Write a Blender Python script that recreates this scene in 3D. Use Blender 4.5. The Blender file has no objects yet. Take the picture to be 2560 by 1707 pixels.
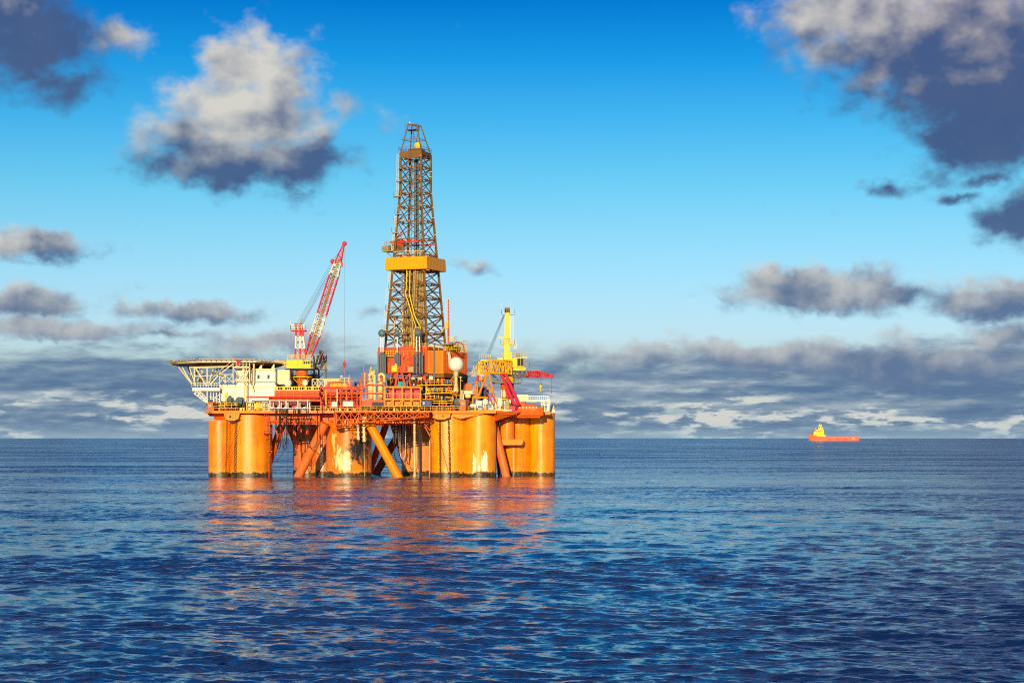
import bpy, math, random
import numpy as np
from mathutils import Vector, Matrix
random.seed(7)
S = bpy.context.scene
COL = S.collection
R = math.radians

# ------------------------------------------------------------------ camera
EYE = 10.6                 # metres above the water
HZ = 1086.0                # photo row of the true horizontal (sea horizon dips below it)
FP = 5000.0                # focal length in photo pixels (photo is 2560 wide)
cam = bpy.data.cameras.new('camera')
cam.lens = 36.0 * FP / 2560.0
cam.sensor_width = 36.0
cam.shift_y = (HZ - 853.5) / 2560.0
cam.clip_start = 1.0
cam.clip_end = 60000.0
cam_ob = bpy.data.objects.new('camera', cam)
cam_ob.location = (0, 0, EYE)
cam_ob.rotation_euler = (R(90), 0, 0)
COL.objects.link(cam_ob)
S.camera = cam_ob

# ------------------------------------------------------------------ view
S.view_settings.view_transform = 'Standard'
S.view_settings.look = 'None'
S.view_settings.gamma = 1.0
S.view_settings.exposure = 0.0
S.render.engine = 'CYCLES'
S.cycles.max_bounces = 5
S.cycles.diffuse_bounces = 2
S.cycles.glossy_bounces = 3
S.cycles.transparent_max_bounces = 4
S.cycles.use_denoising = False
S.cycles.pixel_filter_type = 'BLACKMAN_HARRIS'
S.cycles.filter_width = 1.15
S.cycles.sample_clamp_indirect = 4.0

# ------------------------------------------------------------------ sun
SUN_EL, SUN_AZ = 13.0, 8.0      # degrees up; degrees left of straight behind the camera
sun = bpy.data.lights.new('sun', 'SUN')
sun.energy = 5.0
sun.angle = R(0.6)
sun.color = (1.0, 0.80, 0.48)
sun_ob = bpy.data.objects.new('sun', sun)
sd = Vector((-math.sin(R(SUN_AZ)) * math.cos(R(SUN_EL)), -math.cos(R(SUN_AZ)) * math.cos(R(SUN_EL)), math.sin(R(SUN_EL))))
sun_ob.rotation_euler = sd.to_track_quat('Z', 'Y').to_euler()
sun_ob.location = (-60, -100, 80)
COL.objects.link(sun_ob)


# ------------------------------------------------------------------ node helper
class NT:
    def __init__(s, tree):
        s.t = tree

    def n(s, typ, **kw):
        nd = s.t.nodes.new(typ)
        for k, v in kw.items():
            setattr(nd, k, v)
        return nd

    def put(s, sock, v):
        if isinstance(v, bpy.types.NodeSocket):
            s.t.links.new(v, sock)
        elif v is not None:
            if isinstance(v, (tuple, list)) and len(v) == 3 and sock.type == 'RGBA':
                v = (*v, 1)
            sock.default_value = v

    def math(s, op, a, b=None, c=None, clamp=False):
        nd = s.n('ShaderNodeMath', operation=op)
        nd.use_clamp = clamp
        for i, v in enumerate((a, b, c)):
            if v is not None:
                s.put(nd.inputs[i], v)
        return nd.outputs[0]

    def vec(s, op, a, b=None, out=0):
        nd = s.n('ShaderNodeVectorMath', operation=op)
        s.put(nd.inputs[0], a)
        if b is not None:
            s.put(nd.inputs['Scale' if op == 'SCALE' else 1], b)
        return nd.outputs['Value'] if op in ('LENGTH', 'DOT_PRODUCT', 'DISTANCE') else nd.outputs[0]

    def mapping(s, v, loc=(0, 0, 0), scale=(1, 1, 1), rot=(0, 0, 0)):
        nd = s.n('ShaderNodeMapping')
        s.put(nd.inputs[0], v)
        nd.inputs[1].default_value = loc
        nd.inputs[2].default_value = rot
        nd.inputs[3].default_value = scale
        return nd.outputs[0]

    def noise(s, v, scale, detail=4, rough=0.55, dist=0.0, col=False):
        nd = s.n('ShaderNodeTexNoise')
        s.put(nd.inputs['Vector'], v)
        nd.inputs['Scale'].default_value = scale
        nd.inputs['Detail'].default_value = detail
        nd.inputs['Roughness'].default_value = rough
        nd.inputs['Distortion'].default_value = dist
        return nd.outputs['Color' if col else 'Fac']

    def ss(s, v, a, b):          # smoothstep
        nd = s.n('ShaderNodeMapRange', interpolation_type='SMOOTHSTEP')
        s.put(nd.inputs[0], v)
        s.put(nd.inputs[1], a)
        s.put(nd.inputs[2], b)
        return nd.outputs[0]

    def mix(s, f, a, b, mode='MIX'):
        nd = s.n('ShaderNodeMix', data_type='RGBA', blend_type=mode)
        s.put(nd.inputs[0], f)
        s.put(nd.inputs[6], a)
        s.put(nd.inputs[7], b)
        return nd.outputs[2]

    def ramp(s, v, stops, interp='LINEAR'):
        nd = s.n('ShaderNodeValToRGB')
        s.put(nd.inputs[0], v)
        cr = nd.color_ramp
        cr.interpolation = interp
        while len(cr.elements) > 1:
            cr.elements.remove(cr.elements[-1])
        cr.elements[0].position = stops[0][0]
        cr.elements[0].color = (*stops[0][1], 1)
        for p, c in stops[1:]:
            e = cr.elements.new(p)
            e.color = (*c, 1)
        return nd.outputs[0]


def lin(r, g, b):
    f = lambda c: (c / 255) / 12.92 if c / 255 <= 0.04045 else ((c / 255 + 0.055) / 1.055) ** 2.4
    return (f(r), f(g), f(b))


# ------------------------------------------------------------------ world: sky texture graded by elevation, broken by drifting clouds
W = bpy.data.worlds.new('World')
S.world = W
W.use_nodes = True
nt = NT(W.node_tree)
bg = W.node_tree.nodes['Background']
sky = nt.n('ShaderNodeTexSky', sky_type='NISHITA')
sky.sun_disc = False
sky.sun_elevation = R(SUN_EL)
sky.sun_rotation = R(180 + SUN_AZ)
tc = nt.n('ShaderNodeTexCoord')
d = nt.vec('NORMALIZE', tc.outputs['Generated'])
sp = nt.n('ShaderNodeSeparateXYZ')
nt.put(sp.inputs[0], d)
az = nt.math('MULTIPLY', nt.math('ARCTAN2', sp.outputs[0], sp.outputs[1]), 50.0)     # azimuth, 100 units = 2 rad
el = nt.math('MULTIPLY', nt.math('ARCSINE', sp.outputs[2]), 50.0)                      # elevation, same unit
cb = nt.n('ShaderNodeCombineXYZ')
nt.put(cb.inputs[0], az)
nt.put(cb.inputs[1], el)
uv = cb.outputs[0]
eln = nt.math('DIVIDE', el, 80.0, clamp=True)
K = 80.0 * 1.146        # one degree in unit of el is 50*pi/180


def E(deg):
    return deg * 50 * math.pi / 180 / 80.0


tint = nt.ramp(eln, [
    (0.0, (.50, .66, 1.05)), (E(1.2), (.72, .98, 1.5)), (E(2.7), (.88, 1.20, 1.98)), (E(5.5), (.56, 1.09, 1.62)),
    (E(7.2), (.33, 1.0, 1.48)), (E(8.9), (.15, .84, 1.42)), (E(10.6), (.03, .64, 1.32)), (E(12.3), (.002, .42, 1.12)),
    (E(20), (.08, .48, 1.15)), (E(35), (.16, .50, 1.15)), (1.0, (.3, .8, 1.6))])
clear = nt.vec('MULTIPLY', sky.outputs[0], tint)

wob = nt.vec('SUBTRACT', nt.noise(uv, 0.75, 5, 0.62, col=True), (0.5, 0.5, 0.5))
pw = nt.vec('ADD', uv, nt.vec('MULTIPLY', wob, (1.3, 1.0, 0.0)))
wob2 = nt.vec('SUBTRACT', nt.noise(uv, 0.75, 5, 0.62, col=True), (0.5, 0.5, 0.5))


def cp(px, py):
    return (math.atan((px - 1280) / FP) * 50, math.atan((HZ - py) / math.hypot(FP, px - 1280)) * 50)


# px, py, rx, ry, weight, brightness bias
CL = [
    (606, 160, 115, 88, 1.05, .7), (720, 215, 100, 115, .95, .5), (620, 290, 205, 105, 1.15, .55), (455, 330, 140, 80, .95, .4),
    (600, 400, 280, 78, 1.1, -.3), (750, 425, 85, 85, .9, -.6), (360, 380, 85, 45, .55, -.5), (860, 280, 110, 75, .55, .3),
    (975, 320, 85, 60, .42, .3), (800, 340, 100, 60, .7, .2),
    (70, 90, 175, 130, 1.05, -1.0), (130, 200, 150, 80, .8, -1.1), (30, 30, 180, 100, 1., -.7), (300, 95, 100, 65, .8, .6),
    (2200, 60, 270, 150, 1.1, .0), (2440, 130, 290, 200, 1.3, -.55), (2470, 290, 190, 150, 1.2, -1.1), (2000, 50, 150, 120, .6, .35),
    (2060, 140, 90, 110, .7, .3), (2240, 170, 200, 90, .9, -.3), (2540, 370, 130, 60, .8, -1.),
    (2225, 473, 78, 32, .85, -.9), (2460, 447, 80, 28, .8, -.8), (2395, 494, 85, 20, .7, -.6), (2550, 550, 110, 75, 1.0, -1.1),
    (2590, 500, 60, 60, .8, -.8),
    (80, 612, 160, 46, 1.0, .0), (210, 632, 80, 22, .6, -.2), (60, 752, 170, 44, 1.05, .15), (170, 760, 100, 34, .7, .0),
    (470, 782, 200, 33, 1.0, .05), (600, 790, 110, 20, .6, .0), (1185, 656, 85, 24, .62, .1), (935, 768, 75, 26, .6, .2),
    (1925, 695, 110, 34, .8, .3), (2060, 725, 260, 58, 1.15, .1), (2260, 735, 130, 40, .8, .0), (1790, 746, 60, 13, .5, .1),
    (2500, 745, 190, 62, 1.05, .1), (2530, 850, 150, 50, .9, -.4), (700, 855, 240, 42, .85, .35), (150, 828, 320, 32, .95, .3),
    (420, 842, 220, 18, .7, .1), (1180, 862, 90, 24, .5, .1), (1900, 886, 700, 44, .9, .25), (2300, 900, 500, 60, 1., -.2)]
Ff = None
Sm = None
Sy = None
for (px, py, rx, ry, wgt, bias) in CL:
    cx, cy = cp(px, py)
    sx, sy = 100.0 / rx, 100.0 / ry
    m = nt.mapping(pw, loc=(-cx * sx, -cy * sy, 0), scale=(sx, sy, 0))
    ln = nt.vec('LENGTH', m)
    f = nt.math('MULTIPLY_ADD', ln, -wgt * .62, wgt, clamp=True)
    yv = nt.math('ADD', nt.vec('DOT_PRODUCT', m, (-.22, .8, 0)), bias)
    f2 = nt.math('MULTIPLY', f, f)
    if Ff is None:
        Ff, Sm, Sy = f, f2, nt.math('MULTIPLY', f2, yv)
    else:
        Ff = nt.math('SMOOTH_MAX', Ff, f, 0.12)
        Sm = nt.math('ADD', Sm, f2)
        Sy = nt.math('MULTIPLY_ADD', f2, yv, Sy)
# low bank of layered cloud above the horizon
bs = nt.mapping(uv, scale=(0.42, 1.5, 1), loc=(3.1, 7.7, 0))
bw = nt.noise(bs, 1.2, 6, 0.6, dist=0.4)
bankh = nt.math('ADD', nt.math('MULTIPLY', nt.math('ABSOLUTE', nt.math('SUBTRACT', az, -1.5)), 0.03), 2.05)
bk = nt.math('DIVIDE', nt.math('SUBTRACT', bankh, el), 0.9)
bank = nt.ss(nt.math('ADD', bk, nt.math('MULTIPLY', nt.math('SUBTRACT', bw, .5), 2.4)), 0.0, .8)
# billow detail and relief
big = nt.mapping(uv, scale=(1.0, 1.35, 1))
f1 = nt.noise(big, 0.9, 8, 0.56, dist=.15)
g0 = nt.noise(big, 0.72, 5, 0.5, dist=.1)
g1 = nt.noise(nt.vec('ADD', big, (-.26, .36, 0)), 0.72, 5, 0.5, dist=.1)
relief = nt.math('MULTIPLY', nt.math('SUBTRACT', g0, g1), 1.2)
dens = nt.ss(nt.math('ADD', Ff, nt.math('MULTIPLY', nt.math('SUBTRACT', f1, .5), 1.1)), .24, .76)
locy = nt.math('DIVIDE', Sy, nt.math('MAXIMUM', Sm, .02))
lum = nt.math('ADD', nt.math('MULTIPLY_ADD', locy, .46, .50), relief)
lum = nt.math('ADD', lum, nt.math('MULTIPLY', nt.math('SUBTRACT', nt.noise(uv, .8, 4, .5), .5), .85))
lum = nt.math('MAXIMUM', lum, nt.math('MULTIPLY', nt.noise(uv, .5, 4, .55), .3))
ccol = nt.ramp(lum, [(0.0, lin(52, 82, 134)), (.2, lin(76, 96, 136)), (.42, lin(122, 130, 150)), (.66, lin(172, 174, 178)), (1.0, lin(216, 212, 202))])
ccol = nt.mix(nt.math('MULTIPLY', nt.math('MULTIPLY', nt.ss(az, 6.5, 12.0), nt.ss(el, 5.5, 8.0)), .5), ccol, nt.vec('MULTIPLY', ccol, (1.12, .86, .86)))
# low clouds lose contrast into the air: greyer blue
low = nt.ss(el, 5.5, 1.5)
ccol = nt.mix(nt.math('MULTIPLY', low, .35), ccol, lin(128, 156, 184))
# bank shading: flat layers, darker above, broken bright puffs low down
st = nt.mapping(uv, scale=(0.11, 1.7, 1), loc=(11.3, 2.2, 0))
sn = nt.noise(st, 1.0, 7, 0.56, dist=.3)
st2 = nt.mapping(uv, scale=(0.26, 3.0, 1), loc=(1.3, 5.2, 0))
sn2 = nt.noise(st2, 1.0, 6, 0.55, dist=.2)
puff = nt.noise(nt.mapping(uv, scale=(.52, 2.2, 1), loc=(5.5, 1.4, 0)), 1.9, 8, .6)
puffs = nt.noise(nt.mapping(uv, scale=(.52, 2.2, 1), loc=(5.42, 1.68, 0)), 1.9, 8, .6)
lowp = nt.ss(el, 1.5, .5)
bl = nt.math('ADD', nt.math('MULTIPLY', nt.math('SUBTRACT', sn, .5), 1.9), nt.math('MULTIPLY', nt.math('SUBTRACT', sn2, .5), 1.15))
bl = nt.math('ADD', bl, nt.math('MULTIPLY', nt.math('SUBTRACT', puff, puffs), .9))
bl = nt.math('ADD', bl, nt.math('MULTIPLY', nt.math('MULTIPLY', nt.math('MULTIPLY', nt.ss(puff, .45, .58), nt.ss(nt.noise(nt.mapping(uv, scale=(.22, 1.1, 1), loc=(2.2, .4, 0)), 1.0, 3, .5), .42, .58)), lowp), .75))
bl = nt.math('ADD', bl, nt.math('MULTIPLY_ADD', nt.ss(el, 1.5, .3), .14, .27))
bl = nt.math('ADD', bl, nt.math('MULTIPLY', nt.ss(el, 1.9, 2.6), .2))
bcol = nt.ramp(bl, [(0.0, lin(84, 114, 152)), (.3, lin(106, 134, 164)), (.55, lin(136, 156, 176)), (.8, lin(176, 192, 200)), (1.0, lin(212, 214, 208))])
bcol = nt.mix(nt.math('MULTIPLY', nt.ss(el, .45, -.15), .5), bcol, lin(164, 194, 208))
hi = nt.noise(nt.mapping(uv, scale=(.5, 1, 1), loc=(3, 3, 3)), .16, 5, .6)  # unseen overhead cloud cover, added to vary the sea's reflections
hic = nt.math('MULTIPLY', nt.math('MULTIPLY', nt.ss(hi, .46, .62), nt.ss(el, 11.6, 17.0)), .75)
clear_s = nt.vec('SCALE', clear, 0.10)
out = nt.mix(hic, nt.mix(nt.math('MULTIPLY', bank, .94), clear_s, bcol), lin(150, 150, 168))
out = nt.mix(nt.math('MULTIPLY', dens, .96), out, ccol)
nt.put(bg.inputs[0], nt.vec('SCALE', out, 10.0))     # radiance in sky-texture units
bg.inputs[1].default_value = 0.10
W.cycles.sampling_method = 'MANUAL'
W.cycles.sample_map_resolution = 512


# ------------------------------------------------------------------ materials
def base_mat(name):
    m = bpy.data.materials.new(name)
    m.use_nodes = True
    t = NT(m.node_tree)
    return m, t, m.node_tree.nodes['Principled BSDF']


# ------------------------------------------------------------------ the sea: one curved sheet out past the horizon
def build_sea():
    inv0, inv1, n1 = 1 / 58.0, 1 / 2600.0, 1150
    rs = list(np.linspace(8, 56, 40)) + list(1.0 / np.linspace(inv0, inv1, n1)) + list(np.geomspace(2700, 17000, 60))
    rs = np.array(rs)
    a = np.concatenate([np.linspace(-80, -18.5, 50), np.linspace(-18, 18, 720), np.linspace(18.5, 80, 50)]) * math.pi / 180
    nr, na = len(rs), len(a)
    Rr, Aa = np.meshgrid(rs, a, indexing='ij')
    X = Rr * np.sin(Aa)
    Y = Rr * np.cos(Aa)
    Z = np.zeros_like(X)
    dX = np.zeros_like(X)
    dY = np.zeros_like(X)
    dr = np.gradient(rs)
    rng = np.random.RandomState(4)
    nw = 230
    lam = np.exp(rng.uniform(math.log(.42), math.log(36), nw))
    wind = R(-108)
    for L in lam:
        th = wind + rng.normal(0, .55 if L < 12 else .33)
        k = 2 * math.pi / L
        slope = 0.0215 * (1.0 if L < 2.5 else (2.5 / L) ** .8)
        amp = slope / k
        fade = np.clip((L / dr - 2.6) / 3.0, 0, 1)
        i1 = np.searchsorted(-fade, -1e-6) if fade[-1] <= 0 else nr
        ok = fade > 0
        idx = np.where(ok)[0]
        lo, hi = idx.min(), idx.max() + 1
        cx, cy = math.cos(th), math.sin(th)
        ph = k * (X[lo:hi] * cx + Y[lo:hi] * cy) + rng.uniform(0, 6.283)
        fa = (fade[lo:hi, None] * amp)
        Z[lo:hi] += fa * np.cos(ph)
        sn = np.sin(ph)
        dX[lo:hi] -= fa * sn * cx * .8
        dY[lo:hi] -= fa * sn * cy * .8
    # gusts: patches of rougher and smoother water
    X2 = X + dX
    Y2 = Y + dY
    Z -= (X * X + Y * Y) / (2 * 6371000.0)
    co = np.stack([X2, Y2, Z], -1).reshape(-1, 3).astype(np.float32)
    i = np.arange(nr - 1)[:, None] * na + np.arange(na - 1)[None, :]
    f = np.stack([i, i + 1, i + na + 1, i + na], -1).reshape(-1, 4)[:, ::-1].astype(np.int32)
    me = bpy.data.meshes.new('sea_water')
    me.vertices.add(len(co))
    me.vertices.foreach_set('co', co.ravel())
    me.loops.add(f.size)
    me.loops.foreach_set('vertex_index', f.ravel())
    me.polygons.add(len(f))
    me.polygons.foreach_set('loop_start', np.arange(0, f.size, 4, dtype=np.int32))
    me.polygons.foreach_set('use_smooth', np.ones(len(f), dtype=bool))
    me.update(calc_edges=True)
    m, t, p = base_mat('sea_water')
    geo = t.n('ShaderNodeNewGeometry')
    pos = geo.outputs['Position']
    patch = t.noise(t.mapping(pos, scale=(.35, 1.0, 1)), 0.012, 4, .6)
    patch2 = t.noise(t.mapping(pos, scale=(.5, 1.0, 1), loc=(31, 7, 0)), 0.06, 3, .6)
    pa = t.ss(t.math('ADD', t.math('MULTIPLY', patch, .65), t.math('MULTIPLY', patch2, .35)), .38, .62)
    dist = t.vec('LENGTH', pos)
    far = t.ss(dist, 90.0, 900.0)
    pb = t.ss(t.noise(t.mapping(pos, scale=(.22, 1.0, 1), loc=(9, 40, 0)), .028, 3, .55), .35, .65)
    amp = t.math('MULTIPLY_ADD', pa, .26, t.math('MULTIPLY_ADD', far, .24, .34))
    v = None
    for fr, wt, lc in ((3.4, .75, (0, 0, 0)), (1.5, 1.45, (5, 9, 2)), (.5, .8, (3, 1, 7)), (.10, .35, (8, 2, 5))):
        q = t.vec('SCALE', t.vec('SUBTRACT', t.noise(t.mapping(pos, scale=(.62, 1.35, 1), loc=lc), fr, 2, .6, col=True), (.5, .5, .5)), wt)
        v = q if v is None else t.vec('ADD', v, q)
    v = t.vec('MULTIPLY', v, (.7, 1.0, 0.0))
    v = t.vec('SCALE', v, amp)
    lean = t.n('ShaderNodeCombineXYZ')
    t.put(lean.inputs[1], t.math('MULTIPLY_ADD', t.math('SUBTRACT', pb, .5), .16, t.math('MULTIPLY_ADD', far, -.125, .012)))
    nrm = t.vec('NORMALIZE', t.vec('ADD', t.vec('ADD', geo.outputs['Normal'], v), lean.outputs[0]))
    t.put(p.inputs['Normal'], nrm)
    p.inputs['Base Color'].default_value = (.003, .020, .088, 1)
    p.inputs['Roughness'].default_value = .10
    p.inputs['IOR'].default_value = 1.345
    me.materials.append(m)
    o = bpy.data.objects.new('sea_water', me)
    o['kind'] = 'structure'
    COL.objects.link(o)
    return o


build_sea()


# ------------------------------------------------------------------ photo pixel -> metres at depth Y (first survey of the rig)
def X_(px, Y=500.0):
    return (px - 1280.0) * Y / FP


def Z_(py, Y=500.0):
    return EYE + (HZ - py) * Y / FP


def P(px, py, Y=500.0):
    return Vector((X_(px, Y), Y, Z_(py, Y)))


# ------------------------------------------------------------------ mesh builder
class MB:
    def __init__(s, M=None):
        s.v, s.f, s.sm, s.M = [], [], [], M

    def add(s, vs, fs, smooth=False):
        o = len(s.v)
        for v in vs:
            v = Vector(v)
            s.v.append(s.M @ v if s.M else v)
        for f in fs:
            s.f.append([i + o for i in f])
            s.sm.append(smooth)
        return s

    def box(s, a, b):
        x0, y0, z0 = [min(p, q) for p, q in zip(a, b)]
        x1, y1, z1 = [max(p, q) for p, q in zip(a, b)]
        return s.add([(x0, y0, z0), (x1, y0, z0), (x1, y1, z0), (x0, y1, z0), (x0, y0, z1), (x1, y0, z1), (x1, y1, z1), (x0, y1, z1)],
                     [(0, 3, 2, 1), (4, 5, 6, 7), (0, 1, 5, 4), (1, 2, 6, 5), (2, 3, 7, 6), (3, 0, 4, 7)])

    def pb(s, px0, px1, py0, py1, Y0, Y1):          # box whose front face is surveyed in the photo at depth Y0
        return s.box((X_(px0, Y0), Y0, Z_(py1, Y0)), (X_(px1, Y0), Y1, Z_(py0, Y0)))

    def tube(s, p0, p1, r, n=6, r1=None, cap=True):
        p0, p1 = Vector(p0), Vector(p1)
        d = p1 - p0
        if d.length < 1e-6:
            return s
        r1 = r if r1 is None else r1
        q = d.to_track_quat('Z', 'Y')
        vs = []
        for p, rr in ((p0, r), (p1, r1)):
            for i in range(n):
                a = 2 * math.pi * (i + .5) / n
                vs.append(p + q @ Vector((rr * math.cos(a), rr * math.sin(a), 0)))
        fs = [(i, (i + 1) % n, n + (i + 1) % n, n + i) for i in range(n)]
        s.add(vs, fs, n > 5)
        if cap:
            s.add(vs, [tuple(range(n - 1, -1, -1)), tuple(range(n, 2 * n))])
        return s

    def path(s, pts, r, n=6):
        pts = [Vector(p) for p in pts]
        vs, fs = [], []
        up = Vector((0, 0, 1))
        for i, p in enumerate(pts):
            d = (pts[min(i + 1, len(pts) - 1)] - pts[max(i - 1, 0)]).normalized()
            q = d.to_track_quat('Z', 'Y')
            for k in range(n):
                a = 2 * math.pi * k / n
                vs.append(p + q @ Vector((r * math.cos(a), r * math.sin(a), 0)))
        for i in range(len(pts) - 1):
            for k in range(n):
                fs.append((i * n + k, i * n + (k + 1) % n, (i + 1) * n + (k + 1) % n, (i + 1) * n + k))
        s.add(vs, fs, True)
        s.add(vs[:n], [tuple(range(n - 1, -1, -1))])
        s.add(vs[-n:], [tuple(range(n))])
        return s

    def prism(s, plan, z0, z1, smooth=False, scale0=1.0):
        n = len(plan)
        cx = sum(p[0] for p in plan) / n
        cy = sum(p[1] for p in plan) / n
        lo = [(cx + (p[0] - cx) * scale0, cy + (p[1] - cy) * scale0, z0) for p in plan]
        hi = [(p[0], p[1], z1) for p in plan]
        s.add(lo + hi, [(i, (i + 1) % n, n + (i + 1) % n, n + i) for i in range(n)], smooth)
        s.add(lo, [tuple(range(n - 1, -1, -1))])
        s.add(hi, [tuple(range(n))])
        return s

    def lathe(s, c, prof, n=24, axis='Z'):
        c = Vector(c)
        vs = []
        for (r, h) in prof:
            for i in range(n):
                a = 2 * math.pi * i / n
                v = Vector((r * math.cos(a), r * math.sin(a), h))
                if axis == 'X':
                    v = Vector((v.z, v.x, v.y))
                elif axis == 'Y':
                    v = Vector((v.y, v.z, v.x))
                vs.append(c + v)
        fs = []
        for j in range(len(prof) - 1):
            for i in range(n):
                fs.append((j * n + i, j * n + (i + 1) % n, (j + 1) * n + (i + 1) % n, (j + 1) * n + i))
        s.add(vs, fs, True)
        if prof[0][0] > 1e-3:
            s.add(vs[:n], [tuple(range(n - 1, -1, -1))])
        if prof[-1][0] > 1e-3:
            s.add(vs[-n:], [tuple(range(n))])
        return s

    def sphere(s, c, r, n=24):
        return s.lathe(c, [(max(r * math.sin(math.pi * i / 12), .002), -r * math.cos(math.pi * i / 12)) for i in range(13)], n)

    def rail(s, pts, h=1.1, step=1.6, r=.05, kick=False):
        pts = [Vector(p) for p in pts]
        for a, b in zip(pts[:-1], pts[1:]):
            L = (b - a).length
            n = max(1, round(L / step))
            for i in range(n + 1):
                p = a.lerp(b, i / n)
                s.tube(p, p + Vector((0, 0, h)), r, 4, cap=False)
            for k in (h, h * .55):
                s.tube(a + Vector((0, 0, k)), b + Vector((0, 0, k)), r, 4, cap=False)
            if kick:
                s.tube(a + Vector((0, 0, .08)), b + Vector((0, 0, .08)), r * 1.3, 4, cap=False)
        return s

    def ladder(s, a, b, w=.5, r=.04, side=(1, 0, 0)):
        a, b = Vector(a), Vector(b)
        o = Vector(side) * w / 2
        s.tube(a - o, b - o, r, 4)
        s.tube(a + o, b + o, r, 4)
        n = int((b - a).length / .45)
        for i in range(n):
            p = a.lerp(b, (i + .5) / n)
            s.tube(p - o, p + o, r * .8, 4, cap=False)
        return s

    def boom(s, a, b, w0, w1, n, rc, rb, up=(0, 0, 1)):   # square lattice between two points
        a, b = Vector(a), Vector(b)
        d = (b - a).normalized()
        u = Vector(up)
        u = (u - d * u.dot(d)).normalized()
        v = d.cross(u)

        def c(t):
            w = w0 + (w1 - w0) * t
            p = a.lerp(b, t)
            return [p + u * w / 2 + v * w / 2, p + u * w / 2 - v * w / 2, p - u * w / 2 - v * w / 2, p - u * w / 2 + v * w / 2]
        for i in range(n):
            c0, c1 = c(i / n), c((i + 1) / n)
            for k in range(4):
                s.tube(c0[k], c1[k], rc, 5, cap=False)
                s.tube(c0[k], c0[(k + 1) % 4], rb, 4, cap=False)
                if (i + k) % 2:
                    s.tube(c0[k], c1[(k + 1) % 4], rb, 4, cap=False)
                else:
                    s.tube(c0[(k + 1) % 4], c1[k], rb, 4, cap=False)
        c1 = c(1)
        for k in range(4):
            s.tube(c1[k], c1[(k + 1) % 4], rb, 4, cap=False)
        return s

    def build_each(s, name, mat, parent, pad=.03):      # one object per separate piece
        prims, seen = [], {}
        for f, g in zip(s.f, s.sm):
            k = None
            for i in f:
                if i in seen:
                    k = seen[i]
                    break
            if k is None:
                k = len(prims)
                prims.append([set(), []])
            for i in f:
                seen[i] = k
            prims[k][0].update(f)
            prims[k][1].append((f, g))
        bb = [([min(s.v[i][a] for i in p[0]) - pad for a in range(3)], [max(s.v[i][a] for i in p[0]) + pad for a in range(3)]) for p in prims]
        par = list(range(len(prims)))

        def root(i):
            while par[i] != i:
                i = par[i]
            return i
        for i in range(len(prims)):
            for j in range(i):
                if all(bb[i][0][a] <= bb[j][1][a] and bb[j][0][a] <= bb[i][1][a] for a in range(3)):
                    par[root(i)] = root(j)
        groups = {}
        for i in range(len(prims)):
            groups.setdefault(root(i), []).append(i)
        out = []
        for g in groups.values():
            m = MB()
            for k in g:
                idx = sorted(prims[k][0])
                mp = {v: n + len(m.v) for n, v in enumerate(idx)}
                m.v += [s.v[i] for i in idx]
                for f, sm in prims[k][1]:
                    m.f.append([mp[i] for i in f])
                    m.sm.append(sm)
            out.append(m.build(name, mat, parent))
        return out

    def build(s, name, mat, parent=None):
        me = bpy.data.meshes.new(name)
        off = ROOT.get(parent.name, Vector((0, 0, 0))) if parent is not None else Vector((0, 0, 0))
        me.from_pydata([tuple(v - off) for v in s.v], [], s.f)
        me.polygons.foreach_set('use_smooth', s.sm)
        me.materials.append(mat)
        me.update()
        o = bpy.data.objects.new(name, me)
        COL.objects.link(o)
        if parent is not None:
            o.parent = parent
            ROOT[o.name] = off
        return o


ROOT = {}


def thing(name, label, cat, loc, group=None):
    o = bpy.data.objects.new(name, None)
    o.empty_display_size = .5
    o.location = loc
    o['label'], o['category'] = label, cat
    if group:
        o['group'] = group
    COL.objects.link(o)
    ROOT[o.name] = Vector(loc)
    return o


def solo(mb, name, mat, label, cat, group=None):      # a thing that is one mesh: its origin goes to its base
    c = sum(mb.v, Vector((0, 0, 0))) / len(mb.v)
    c.z = min(v.z for v in mb.v)
    mb.v = [v - c for v in mb.v]
    o = mb.build(name, mat)
    o.location = c
    o['label'], o['category'] = label, cat
    if group:
        o['group'] = group
    return o


def rr(cx, cy, hx, hy, r, n=10):          # rounded rectangle plan, counter-clockwise
    r = min(r, hx, hy)
    pts = []
    for (sx, sy, a0) in ((1, -1, -90), (1, 1, 0), (-1, 1, 90), (-1, -1, 180)):
        for i in range(n + 1):
            a = R(a0 + 90 * i / n)
            pts.append((cx + sx * (hx - r) + r * math.cos(a), cy + sy * (hy - r) + r * math.sin(a)))
    return pts


def arc(c, r, n=24, a0=0, a1=360):
    return [(c[0] + r * math.cos(R(a0 + (a1 - a0) * i / n)), c[1] + r * math.sin(R(a0 + (a1 - a0) * i / n))) for i in range(n)]


# ------------------------------------------------------------------ paints
MATS = {}


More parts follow.
